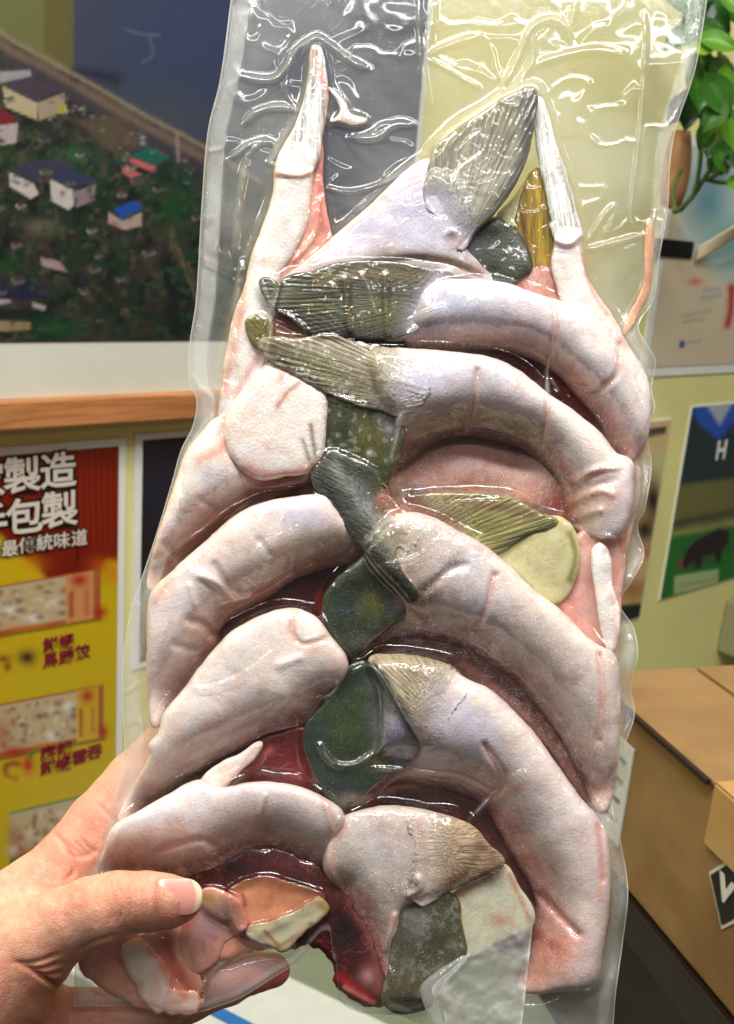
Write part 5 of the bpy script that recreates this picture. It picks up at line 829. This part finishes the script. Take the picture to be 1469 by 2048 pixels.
# obstacle problem: a membrane pressed on to the fish
gyy, gxx = np.meshgrid(GY0+np.arange(NGY)*Q, GX0+np.arange(NGX)*Q, indexing='ij')
xl = curve_x(LEFT, gyy[:, 0])[:, None]; xr = curve_x(RIGHT, gyy[:, 0])[:, None]
seam = np.minimum(gxx-xl, xr-gxx)
def membrane(H, p_, it, tight):
    F = H.copy()
    for i in range(it):
        q = np.pad(F, 1, mode='edge'); a = .25*(q[:-2, 1:-1]+q[2:, 1:-1]+q[1:-1, :-2]+q[1:-1, 2:])-p_
        F = np.maximum(H, a); F[seam < 20] = np.minimum(F[seam < 20], np.maximum(H[seam < 20], 3))
    q = F
    for _ in range(tight):
        w_ = np.pad(q, 1, mode='edge'); q = .5*q+.125*(w_[:-2, 1:-1]+w_[2:, 1:-1]+w_[1:-1, :-2]+w_[1:-1, 2:])
    return np.maximum(q, H+.3)
PR = .12+.5*fbm(gxx, gyy, 60, 77)
FF_ = membrane(np.maximum(HF0+1.6, .6), PR, 260, 2)
FB_ = -membrane(np.maximum(-HB+1.6, .6), .12, 200, 3)
# clouds of fine wrinkles where the film bridges gaps, plus the long creases the photo shows
free = ss(1.5, 9, FF_-HF0)*ss(0, 30, seam)
free = np.where(HF < -900, 1.0, free*.6); nofish = (HF < -900).astype(float)
for _ in range(6):
    w_ = np.pad(nofish, 1, mode='edge'); nofish = .5*nofish+.125*(w_[:-2, 1:-1]+w_[2:, 1:-1]+w_[1:-1, :-2]+w_[1:-1, 2:])
CREASES = [  # polyline, width px, height px
 ([(600, 120), (628, 76), (660, 90), (700, 120), (740, 140)], 5, 12), ([(628, 76), (590, 105), (572, 140), (540, 160), (480, 152)], 6, 12), ([(575, 140), (575, 190), (600, 222)], 4, 8), ([(600, 222), (560, 214), (510, 226), (490, 250)], 5, 11), ([(490, 330), (510, 294), (545, 285), (552, 310), (540, 326), (600, 335)], 4, 10), ([(460, 320), (500, 290), (540, 278)], 5, 8), ([(646, 372), (690, 384), (740, 376), (790, 355), (830, 325)], 3.5, 9), ([(700, 275), (750, 275), (790, 250), (820, 248)], 7, 12), ([(740, 270), (770, 250), (830, 250)], 5, 9),
 ([(838, 0), (840, 90), (850, 160), (860, 220)], 4, 9), ([(850, 112), (900, 90), (960, 70)], 5, 8), ([(850, 115), (890, 135), (960, 178)], 4, 7), ([(870, 10), (862, 60), (850, 105)], 5, 8), ([(1000, 190), (1040, 110), (1066, 55), (1100, 40), (1128, 50), (1140, 85)], 5, 15), ([(1070, 130), (1130, 110), (1200, 100), (1250, 110)], 7, 10), ([(1064, 60), (1062, 130), (1010, 190)], 6, 9), ([(1288, 30), (1292, 80), (1288, 150)], 3.5, 7), ([(1290, 140), (1284, 220), (1276, 300), (1264, 400), (1262, 440), (1282, 470)], 3, 9), ([(1170, 500), (1220, 488), (1285, 470)], 4, 12), ([(1180, 478), (1210, 430), (1230, 415), (1215, 470)], 4, 9), ([(1312, 415), (1302, 470), (1296, 560)], 3, 7), ([(1138, 60), (1150, 20), (1148, 0)], 5, 7),
 ([(940, 250), (880, 310), (820, 352), (740, 410)], 4, 8), ([(930, 290), (960, 270), (970, 300), (920, 340), (900, 390)], 3, 5), ([(1000, 200), (1030, 215), (1050, 185)], 3.5, 6), ([(500, 290), (480, 400), (470, 520)], 6, 8), ([(485, 520), (465, 640), (450, 700)], 5, 8),
 ([(560, 570), (545, 620), (540, 680), (520, 740), (480, 790)], 5, 11), ([(545, 616), (590, 640), (620, 666)], 3.5, 6), ([(720, 545), (736, 570), (755, 636)], 3.5, 8), ([(660, 565), (680, 600), (690, 640)], 4, 5), ([(820, 640), (850, 628), (890, 615), (894, 640)], 4, 7), ([(812, 672), (840, 655)], 4, 7),
 ([(470, 660), (478, 700), (482, 770), (455, 765)], 3, 8), ([(445, 760), (440, 830), (448, 890)], 5, 9), ([(556, 790), (540, 815), (512, 845), (480, 865)], 3, 4), ([(642, 905), (620, 930), (605, 945)], 3.5, 9), ([(660, 795), (700, 800), (740, 812)], 4, 6), ([(806, 820), (795, 870), (780, 930)], 4, 9), ([(800, 880), (830, 850), (900, 815)], 3, 5),
 ([(955, 742), (955, 800), (935, 865)], 3.5, 6), ([(1108, 600), (1112, 660), (1096, 740), (1096, 840), (1080, 910)], 4, 11), ([(1100, 752), (1120, 785)], 4, 7), ([(1160, 784), (1205, 775), (1230, 764)], 4, 8), ([(1230, 660), (1245, 720), (1225, 770)], 4, 6), ([(900, 1006), (960, 1003), (1020, 1001)], 3, 8), ([(1140, 1046), (1180, 1064), (1245, 1078)], 4, 10), ([(770, 1130), (830, 1115), (860, 1090), (845, 1050)], 3.5, 8), ([(725, 1094), (770, 1045), (800, 1035)], 4, 9), ([(705, 1142), (745, 1092)], 4, 9), ([(990, 1150), (975, 1215), (950, 1270)], 3.5, 7), ([(500, 1110), (540, 1080), (600, 1050), (620, 1010)], 3, 4), ([(370, 1120), (382, 1150)], 4, 7), ([(445, 1135), (480, 1180)], 4, 6),
 ([(430, 1290), (412, 1330), (392, 1372), (440, 1370), (500, 1340), (550, 1300)], 3.5, 7), ([(588, 1290), (620, 1280), (660, 1274), (695, 1318)], 3.5, 7), ([(590, 1220), (584, 1260), (576, 1300)], 4, 6), ([(600, 1395), (660, 1390), (700, 1335), (740, 1318)], 3.5, 8), ([(640, 1490), (665, 1525), (710, 1530), (745, 1505)], 4, 8), ([(700, 1345), (740, 1330), (760, 1352)], 4, 7), ([(415, 1590), (440, 1560), (490, 1530), (520, 1490)], 3.5, 7), ([(420, 1592), (500, 1570), (560, 1580), (640, 1600), (690, 1640)], 3, 6), ([(740, 1535), (860, 1545), (930, 1555), (985, 1588)], 4, 8), ([(968, 1490), (1008, 1560), (985, 1590), (940, 1640)], 4, 10), ([(1008, 1565), (1040, 1545), (1060, 1545)], 4, 7), ([(822, 1600), (850, 1630), (880, 1690)], 4, 5), ([(690, 1620), (660, 1680), (655, 1740)], 5, 9), ([(822, 1780), (838, 1752)], 4, 8), ([(800, 1820), (770, 1900), (790, 1960)], 5, 8), ([(1200, 1310), (1210, 1390), (1196, 1470)], 4, 8), ([(1206, 1640), (1214, 1720)], 4, 7), ([(1004, 1734), (960, 1780)], 4, 5),
 ([(258, 1888), (290, 1870), (330, 1880), (325, 1895)], 3, 6), ([(495, 1870), (540, 1898), (556, 1905)], 4, 8), ([(400, 1990), (420, 1950), (460, 1920), (520, 1895)], 5, 8), ([(350, 1960), (380, 2000), (360, 2020)], 4, 7), ([(480, 1850), (500, 1885)], 4, 5)]
GPf = np.stack([gxx.ravel(), gyy.ravel()], -1)
fluid = np.zeros(FF_.shape)
for pl, wd, am in CREASES:
    c_ = cr(pl, False, 8); lo = c_.min(0)-wd*4; hi = c_.max(0)+wd*4
    i0, i1 = max(0, int((lo[0]-GX0)/Q)), min(NGX, int((hi[0]-GX0)/Q)+2); j0, j1 = max(0, int((lo[1]-GY0)/Q)), min(NGY, int((hi[1]-GY0)/Q)+2)
    if i1 <= i0 or j1 <= j0: continue
    PP = np.stack([gxx[j0:j1, i0:i1].ravel(), gyy[j0:j1, i0:i1].ravel()], -1); d, t_ = pdist(PP, c_)
    prof_ = am*np.exp(-(d/(wd*1.15))**2)*np.clip(np.minimum(t_, 1-t_)*6+.25, 0, 1)*(.7+.6*vnoise(PP[:, 0], PP[:, 1], 22, 5))
    fluid[j0:j1, i0:i1] = np.maximum(fluid[j0:j1, i0:i1], prof_.reshape(j1-j0, i1-i0))
rid = lambda sc_, sd: 1-np.abs(2*fbm(gxx, gyy, sc_, sd, 3)-1)
wx, wy = (fbm(gxx, gyy, 120, 31)-.5)*120, (fbm(gxx, gyy, 120, 32)-.5)*120
r1 = 1-np.abs(2*fbm(gxx*1.0+wx, gyy*.55+wy, 46, 41, 2)-1); r1 = ss(.72, 1.0, r1)
r3_ = ss(.80, 1.0, 1-np.abs(2*fbm(gxx*.8+wx*1.5, gyy*1.1-wy*1.5, 120, 45, 2)-1))
r2_ = 1-np.abs(2*fbm(gxx*.6+wy, gyy*1.0-wx, 30, 51, 2)-1); r2_ = ss(.78, 1.0, r2_)
FF_ = FF_+fluid*1.0+free*(2.2*r3_*nofish+.05*r1+5*fbm(gxx, gyy, 190, 61, 1))+(1-free)*(1.3*r1+.8*r2_+2.2*fbm(gxx, gyy, 28, 66, 2))*ss(10, 40, seam)
FB_ = FB_-free*(2*fbm(gxx, gyy, 170, 63, 1))

NU, NV = 440, 860
ys = np.linspace(-58, 2075, NV)[:, None]; us = np.linspace(0, 1, NU)[None, :]
us = us*.7+.3*(.5-.5*np.cos(math.pi*us))
XX = curve_x(LEFT, ys[:, 0])[:, None]*(1-us)+curve_x(RIGHT, ys[:, 0])[:, None]*us
YY = np.repeat(ys, NU, 1)
# squeeze the last rows on to the bottom edge, which dips and folds up between the fingers
yb_x = bp_[:, 0]; yb_y = bp_[:, 1]
# monotone envelope in x: keep the highest (smallest y) edge where the rim doubles back
xs_ = np.linspace(140, 1240, 1101); yb = np.interp(xs_, yb_x[np.argsort(yb_x)], yb_y[np.argsort(yb_x)])
yb = np.convolve(np.pad(yb, 3, mode='edge'), np.ones(7)/7, 'valid')
yB = np.interp(XX, xs_, yb); Y0 = 1700.0
m = YY > Y0
YY = np.where(m, Y0+(YY-Y0)*(yB-Y0)/(2075-Y0), YY)
def sample(G): return bil(G, (XX-GX0)/Q, (YY-GY0)/Q)
hf, hb_ = sample(FF_), sample(FB_)
sd = np.minimum(XX-curve_x(LEFT, YY[:, 0])[:, None]*0-XX[:, :1], XX[:, -1:]-XX)
sdb = np.minimum(sd, yB-YY)
wave = 9*np.sin(YY/26.0+1)*ss(60, 0, XX[:, -1:]-XX)*ss(550, 700, YY)+5*np.sin(YY/95.0)*ss(80, 0, XX-XX[:, :1])
fl = ss(0, 9, sdb)
hf = hf*fl+.8+wave; hb_ = hb_*fl-.8+wave
seal = ss(44, 34, XX-XX[:, :1])*ss(0, 1.2, XX-XX[:, :1]+.5)
seal = np.maximum(seal, ss(40, 26, XX[:, -1:]-XX)*.8); seal = np.maximum(seal, ss(26, 16, yB-YY)*.8)
rim = np.maximum(ss(3.2, .5, sdb), (.28+.42*(1-sample(nofish)))*ss(2.5, 11, sample(fluid))*ss(2, 12, sd))
dots = np.zeros_like(XX)
i = np.arange(NU*NV).reshape(NV, NU)
Fq = np.stack([i[:-1, :-1], i[1:, :-1], i[1:, 1:], i[:-1, 1:]], -1).reshape(-1, 4)
Fb = Fq[:, ::-1]
# film material: clear plastic sheet (thin wall), frosted and embossed along the seals
t = NT('clear_film'); v = t.obj(); sl = t.attr('seal').outputs['Fac']; rm = t.attr('rim').outputs['Fac']; fr = t.attr('free').outputs['Fac']
mp = t.n('ShaderNodeMapping', Vector=v); mp.inputs['Rotation'].default_value = (0, 0, .5)
wv = t.n('ShaderNodeTexWave', Vector=mp.outputs[0], Scale=620.0, Distortion=1.5, Detail=1.0); wv2 = t.n('ShaderNodeTexVoronoi', Vector=v, Scale=1500.0, Randomness=.35)
emb = t.math('MULTIPLY', t.math('ADD', wv.outputs['Fac'], t.ramp(wv2.outputs['Distance'], .1, .7)), sl)
fine = t.noise(v, 420, 3, .6, .6); fine2 = t.noise(v, 1500, 2, .6)
bead = t.math('MULTIPLY', t.ramp(t.noise(v, 2400, 2, .5), .60, .70), t.math('MULTIPLY', t.ramp(t.noise(v, 130, 3), .52, .66), t.math('MAXIMUM', fr, sl)))
hh = t.math('ADD', t.math('ADD', t.math('MULTIPLY', fine, t.ramp(fr, 0, 1, .10, .007)), t.math('MULTIPLY', fine2, .012)), t.math('ADD', t.math('MULTIPLY', emb, .10), t.math('MULTIPLY', bead, .03)))
nb = t.bump(hh, .5, .0010)
fac_ = t.n('ShaderNodeLayerWeight', Blend=.5).outputs['Facing']
fres = t.math('MULTIPLY_ADD', t.math('POWER', fac_, 5.0), .80, .066)
gl = t.n('ShaderNodeBsdfGlossy', Roughness=.085, Normal=nb); gl.inputs['Color'].default_value = (1, 1, 1, 1)
tp_ = t.n('ShaderNodeBsdfTransparent'); tp_.inputs['Color'].default_value = (.985, .988, .985, 1)
s1 = t.n('ShaderNodeMixShader', i0=fres, i1=tp_.outputs[0], i2=gl.outputs[0])
df = t.n('ShaderNodeBsdfDiffuse', Normal=nb); df.inputs['Color'].default_value = (.86, .88, .87, 1)
trl = t.n('ShaderNodeBsdfTranslucent'); trl.inputs['Color'].default_value = (.86, .88, .87, 1)
mk_ = t.n('ShaderNodeMixShader', i0=.4, i1=df.outputs[0], i2=trl.outputs[0])
hz = t.math('ADD', t.math('ADD', t.math('MULTIPLY', sl, t.ramp(emb, .2, 1.4, .10, .24)), t.math('MULTIPLY', rm, .34)), t.math('ADD', t.math('MULTIPLY', fr, t.ramp(t.noise(v, 26, 4, .6, .8), .35, .7, .04, .22)), t.math('MULTIPLY', bead, .12)))
hz = t.math('ADD', hz, .004)
M_film = t.done(t.n('ShaderNodeMixShader', i0=hz, i1=s1.outputs[0], i2=mk_.outputs[0]).outputs[0])
bag = empty('vacuum_bag', M_bag); tag(bag, 'clear vacuum bag with embossed seal edges, held upright and shrunk tight over the fish', 'vacuum bag')
frv = sample(nofish)*ss(0, 20, sdb)
att = {'seal': seal.ravel(), 'rim': rim.ravel(), 'free': frv.ravel()}
mesh_obj('front_film', b2l(XX.ravel(), YY.ravel(), hf.ravel()), Fq, M_film, bag, att)
att2 = {'seal': (seal*.5).ravel(), 'rim': (rim*.6).ravel(), 'free': (frv*.6).ravel()}
mesh_obj('back_film', b2l(XX.ravel(), YY.ravel(), hb_.ravel()), Fb, M_film, bag, att2)
# folded corner of spare film at the bottom right, with its rolled edge
nu_, nv_ = 70, 60
uu, ww = np.meshgrid(np.linspace(0, 1, nu_), np.linspace(0, 1, nv_))
c00, c10, c01, c11 = np.array([928, 1914.]), np.array([1067, 1842.]), np.array([880, 2090.]), np.array([1040, 2090.])
fx = (c00[0]*(1-uu)+c10[0]*uu)*(1-ww)+(c01[0]*(1-uu)+c11[0]*uu)*ww; fy = (c00[1]*(1-uu)+c10[1]*uu)*(1-ww)+(c01[1]*(1-uu)+c11[1]*uu)*ww
fx = fx-46*np.exp(-((ww-.36)/.22)**2)*(1-uu)**2
fz = 66+18*np.sin(uu*5+ww*2)*.5+16*np.exp(-((uu-.10)/.08)**2)+(fbm(fx, fy, 40, 71)-.5)*22-20*ww+10*uu
i = np.arange(nu_*nv_).reshape(nv_, nu_); Ff = np.stack([i[:-1, :-1], i[1:, :-1], i[1:, 1:], i[:-1, 1:]], -1).reshape(-1, 4)
e_ = np.minimum(np.minimum(uu, 1-uu), ww)
mesh_obj('folded_corner', b2l(fx.ravel(), fy.ravel(), fz.ravel()), Ff, M_film, bag, {'seal': (np.full(fx.shape, 1.1)).ravel(), 'rim': ss(.05, .0, e_).ravel(), 'free': np.ones(fx.size)})
# rolled lip
th = np.linspace(0, 2*math.pi*.9, 22); lp_ = np.linspace(0, 1, 30); TT, LLp = np.meshgrid(th, lp_)
ax = np.array([[930, 1912], [872, 1962], [858, 1984], [882, 2060], [900, 2090]], float); axc = cr(ax, False, 4); idx = np.clip((LLp*(len(axc)-1)).astype(int), 0, len(axc)-1)
rr_ = 5+13*np.sin(LLp*math.pi)
rx = axc[idx, 0]+rr_*np.cos(TT); rz = 70+rr_*np.sin(TT); ry = axc[idx, 1]+rr_*.3*np.cos(TT)
i = np.arange(rx.size).reshape(rx.shape); Fr_ = np.stack([i[:-1, :-1], i[1:, :-1], i[1:, 1:], i[:-1, 1:]], -1).reshape(-1, 4)
mesh_obj('rolled_lip', b2l(rx.ravel(), ry.ravel(), rz.ravel()), Fr_, M_film, bag, {'seal': np.full(rx.size, .5), 'rim': ss(.06, 0, np.minimum(LLp, 1)*0+np.minimum(TT, th[-1]-TT)/6).ravel(), 'free': np.ones(rx.size)})

# ================================================================== the hand
# traced joints: x, y (photo px), height above the bag plane, radius (px)
CH = {'thumb': [(362, 1800, 118, 44), (335, 1803, 120, 55), (296, 1803, 124, 60), (240, 1805, 128, 63), (190, 1824, 122, 72), (125, 1850, 100, 74), (50, 1900, 60, 100), (-60, 1975, 20, 150)],
      'index': [(390, 1440, -95, 46), (330, 1500, -90, 54), (272, 1566, -78, 62), (200, 1650, -66, 66), (130, 1738, -50, 70), (40, 1830, -30, 96), (-60, 1920, -10, 130)],
      'middle': [(545, 1940, -58, 36), (505, 1944, -58, 43), (450, 1962, -64, 50), (370, 1992, -84, 55), (250, 2030, -96, 58), (120, 2040, -80, 66), (0, 2000, -40, 100)],
      'ring': [(300, 2070, -150, 44), (220, 2080, -150, 50), (100, 2085, -120, 60), (0, 2060, -60, 90)],
      'web': [(150, 1762, -62, 58), (80, 1850, -20, 76), (0, 1960, 0, 120)]}
ST = 4.0; bx = np.arange(-170, 620, ST); by = np.arange(1400, 2190, ST); bz = np.arange(-230, 230, ST)
def caps(P, a, b):
    pa = P-np.array(a[:3]); ba = np.array(b[:3], float)-np.array(a[:3]); h = np.clip((pa@ba)/(ba@ba), 0, 1)
    return np.linalg.norm(pa-h[..., None]*ba, axis=-1)-(a[3]+(b[3]-a[3])*h)
def smin(a, b, k):
    h = np.clip(.5+.5*(b-a)/k, 0, 1); return b*(1-h)+a*h-k*h*(1-h)
def handsdf(P):
    D = None
    for nm, ch in CH.items():
        d = None
        for a, b in zip(ch[:-1], ch[1:]):
            e_ = caps(P, a, b); d = e_ if d is None else smin(d, e_, 10)
        D = d if D is None else smin(D, d, 22)
    return D
Xg, Yg, Zg = np.meshgrid(bx, by, bz, indexing='ij')
Dg = np.empty(Xg.shape, np.float32)
for k0 in range(0, len(bx), 24):
    sl_ = slice(k0, k0+24); Dg[sl_] = handsdf(np.stack([Xg[sl_], Yg[sl_], Zg[sl_]], -1))
def surface_nets(D, ox, oy, oz, st):
    s_ = D < 0; c = np.zeros(tuple(n_-1 for n_ in D.shape), np.int8)
    for i in (0, 1):
        for j in (0, 1):
            for k in (0, 1): c += s_[i:s_.shape[0]-1+i, j:s_.shape[1]-1+j, k:s_.shape[2]-1+k]
    act = (c > 0) & (c < 8); idx = -np.ones(c.shape, int); ii = np.argwhere(act); idx[act] = np.arange(len(ii))
    acc = np.zeros((len(ii), 3)); cnt = np.zeros(len(ii))
    cor = [(i, j, k) for i in (0, 1) for j in (0, 1) for k in (0, 1)]
    for a in cor:
        for b in cor:
            if sum(abs(p-q) for p, q in zip(a, b)) != 1 or a > b: continue
            da = D[ii[:, 0]+a[0], ii[:, 1]+a[1], ii[:, 2]+a[2]]; db = D[ii[:, 0]+b[0], ii[:, 1]+b[1], ii[:, 2]+b[2]]
            m_ = (da < 0) != (db < 0); t_ = da/(da-db+1e-12)
            pos = np.array(a)+t_[:, None]*(np.array(b)-np.array(a)); acc[m_] += pos[m_]; cnt[m_] += 1
    V = (ii+acc/cnt[:, None])*st+np.array([ox, oy, oz]); F = []
    for ax_ in range(3):
        o1, o2 = [(1, 2), (2, 0), (0, 1)][ax_]
        sh = list(D.shape); lo_ = [slice(1, n_-1) for n_ in sh]; lo_[ax_] = slice(0, sh[ax_]-1); hi_ = list(lo_); hi_[ax_] = slice(1, sh[ax_])
        e = np.argwhere(s_[tuple(lo_)] != s_[tuple(hi_)]); off = np.array([1, 1, 1]); off[ax_] = 0; e = e+off
        fl_ = s_[e[:, 0], e[:, 1], e[:, 2]]
        d1_ = np.zeros(3, int); d1_[o1] = 1; d2_ = np.zeros(3, int); d2_[o2] = 1
        q = [e-d1_-d2_, e-d2_, e, e-d1_]; f = np.stack([idx[q_[:, 0], q_[:, 1], q_[:, 2]] for q_ in q], -1)
        f[~fl_] = f[~fl_][:, ::-1]; F.append(f)
    return V, np.vstack(F)
HV, HFc = surface_nets(Dg, bx[0], by[0], bz[0], ST)
eps = 1.5
N_ = np.stack([handsdf(HV+np.array(d_)*eps)-handsdf(HV-np.array(d_)*eps) for d_ in ((1, 0, 0), (0, 1, 0), (0, 0, 1))], -1); N_ /= np.linalg.norm(N_, axis=1)[:, None]+1e-9
P2 = HV[:, :2]; frn = ss(-.1, .5, N_[:, 2])
dsp = (fbm(P2[:, 0], P2[:, 1], 34, 81)-.5)*3.0
def groove(pts, wd, am, fr=frn):
    d, t_ = pdist(P2, cr(pts, False, 6)); return am*np.exp(-(d/wd)**2)*fr*np.clip(np.minimum(t_, 1-t_)*5, 0, 1)
thumbm = frn*ss(-20, 30, HV[:, 2])
for k in range(5):      # knuckle creases of the thumb
    x = 225+k*9; dsp += groove([(x-6+4*math.sin(k*2), 1760), (x+3, 1800), (x-4, 1850)], 3.0, -2.4 if k != 2 else -3.6, thumbm)
for k in range(7):      # folds at the thumb's root
    dsp += groove([(20+k*14, 1925+k*6), (70+k*12, 1925+k*13), (125+k*3, 1905+k*19)], 5, -5.0, thumbm)
dsp += groove([(150, 1908), (190, 1884), (240, 1868)], 5, -4, thumbm)
for k in range(4): dsp += groove([(120+k*13, 1690-k*6), (150+k*10, 1712-k*5), (185+k*6, 1716-k*4)], 4, -3.2)
dsp += groove([(125, 1765), (150, 1740), (130, 1690), (100, 1660)], 5, -5)
dsp += groove([(188, 1600), (230, 1640), (262, 1650)], 5, -3)
# flat bed where the nail sits
HV2 = HV+N_*dsp[:, None]
SK = np.ones((len(HV), 4)); SK[:, :3] = lin((216, 154, 128))
SK = apply_paint(P2, SK, [('n', 40, .45, .7, (218, 140, 122), .6, 3), ('n', 90, .4, .7, (236, 188, 160), .5, 8), ('n', 12, .55, .7, (232, 186, 160), .4, 6)])
zf = HV[:, 2]
nl_ = cr([(314, 1764), (312, 1795), (316, 1828), (345, 1836), (380, 1832), (404, 1808)], False, 5); dn, _ = pdist(P2, nl_); mn = np.exp(-(dn/6.0)**2)*thumbm*.6; SK[:, :3] += (lin((196, 108, 92))-SK[:, :3])*mn[:, None]
for k in range(7):
    dq, tq = pdist(P2, cr([(20+k*14, 1925+k*6), (70+k*12, 1925+k*13), (125+k*3, 1905+k*19)], False, 6)); mq = np.exp(-(dq/4.5)**2)*thumbm*.35; SK[:, :3] += (lin((186, 112, 88))-SK[:, :3])*mq[:, None]
def cblob(x, y, z, r, c, s):
    m_ = s*np.exp(-(((HV[:, 0]-x)/r)**2+((HV[:, 1]-y)/r)**2+((zf-z)/(r*1.6))**2)); SK[:, :3] += (lin(c)-SK[:, :3])*m_[:, None]
for q in ((240, 1780, 180, 44, (218, 150, 120), .6), (150, 1730, 0, 46, (216, 138, 114), .6), (560, 1950, -20, 34, (214, 100, 90), .85), (500, 1945, -20, 44, (224, 130, 118), .7), (70, 1930, 120, 60, (204, 140, 108), .5), (200, 1560, -20, 50, (226, 150, 126), .5), (120, 1640, 0, 50, (230, 164, 138), .5), (150, 1700, 0, 34, (206, 124, 104), .5), (360, 1840, 130, 30, (226, 150, 126), .5), (300, 1850, 140, 30, (222, 150, 124), .4), (150, 1990, 0, 60, (200, 128, 104), .5)):
    cblob(*q)
t = NT('skin'); v = t.obj(); a = t.attr('Col')
f = t.math('MULTIPLY', t.ramp(t.noise(v, 2200, 3, .6), .3, .7, .93, 1.05), t.ramp(t.noise(v, 300, 4, .6), .3, .7, .95, 1.04))
c = t.mix(1, a.outputs['Color'], t.n('ShaderNodeCombineColor', i0=f, i1=f, i2=f).outputs[0], 'MULTIPLY')
vo = t.n('ShaderNodeTexVoronoi', Vector=v, Scale=1300.0); vo.feature = 'DISTANCE_TO_EDGE'
hh = t.math('ADD', t.math('MULTIPLY', t.ramp(vo.outputs['Distance'], 0, .14), .5), t.noise(v, 900, 4, .6))
p = t.n('ShaderNodeBsdfPrincipled', Base__Color=c, Roughness=.48, Normal=t.bump(hh, .45, .0006))
p.inputs['Subsurface Weight'].default_value = .25; p.inputs['Subsurface Radius'].default_value = (1, .35, .2); p.inputs['Subsurface Scale'].default_value = .004; p.inputs['Specular IOR Level'].default_value = .35
M_skin = t.done(p.outputs[0])
hand = empty('hand', M_bag); tag(hand, 'left hand with thumb in front and fingers behind, gripping the lower left of the bag', 'hand')
mesh_obj('palm_and_fingers', b2l(HV2[:, 0], HV2[:, 1], HV2[:, 2]), HFc, M_skin, hand, {'Col': SK})
# thumbnail: a curved plate laid on the thumb
nn, mm = 46, 40
nu2, nv2 = np.meshgrid(np.linspace(0, 1, nn), np.linspace(-1, 1, mm))
nx_ = 318+nu2*87; half = 37*np.where(nu2 < .12, .86+.14*np.sin(nu2/.12*math.pi/2), 1)*np.where(nu2 > .62, np.sqrt(np.maximum(0, 1-((nu2-.62)/.40)**2)), 1)
ncy = 1795-2*nu2
ny_ = ncy+nv2*half
ztop_ = np.full(nx_.shape, 230.0)
Pn = np.stack([nx_, ny_, ztop_], -1)
for _ in range(40):
    d_ = handsdf(Pn); Pn[..., 2] -= np.clip(d_, -20, 60)*.8
base_z = 118+np.interp(nx_, [318, 350, 405], [55, 51, 42])
zn = np.maximum(np.minimum(Pn[..., 2], 400)+2.2, base_z-.5*((nv2*half)/13)**2*1.0)
zn = np.where(zn > 230, base_z, zn); zn = base_z+3-8.5*(np.abs(nv2)**2.2)*(half/37)-6*nu2**3
rimn = 1-np.minimum(np.minimum(1-np.abs(nv2), nu2*2.4), 1)
Vt = np.stack([nx_, ny_, zn], -1)
NC = np.ones((nx_.size, 4)); NC[:, :3] = lin((228, 160, 144)); Pn2 = np.stack([nx_.ravel(), ny_.ravel()], -1)
free_e = ss(.82, .90, (nu2+.10*nv2**2)).ravel(); NC[:, :3] += (lin((232, 214, 178))-NC[:, :3])*free_e[:, None]
lun = (ss(.22, .10, nu2+.06*nv2**2+.0*nv2)).ravel()*.9; NC[:, :3] += (lin((244, 220, 212))-NC[:, :3])*lun[:, None]
pk = np.exp(-((nu2-.3)/.22)**2).ravel()*.5; NC[:, :3] += (lin((224, 150, 140))-NC[:, :3])*pk[:, None]
i = np.arange(nn*mm).reshape(mm, nn); Fn = np.stack([i[:-1, :-1], i[1:, :-1], i[1:, 1:], i[:-1, 1:]], -1).reshape(-1, 4)
t = NT('nail'); a = t.attr('Col'); p = t.n('ShaderNodeBsdfPrincipled', Base__Color=a.outputs['Color'], Roughness=.28); p.inputs['Subsurface Weight'].default_value = .1; p.inputs['Subsurface Scale'].default_value = .002
o = mesh_obj('thumbnail', b2l(Vt[..., 0].ravel(), Vt[..., 1].ravel(), Vt[..., 2].ravel()), Fn, t.done(p.outputs[0]), hand, {'Col': NC})
mo = o.modifiers.new('thick', 'SOLIDIFY'); mo.thickness = .0007; mo.offset = -1
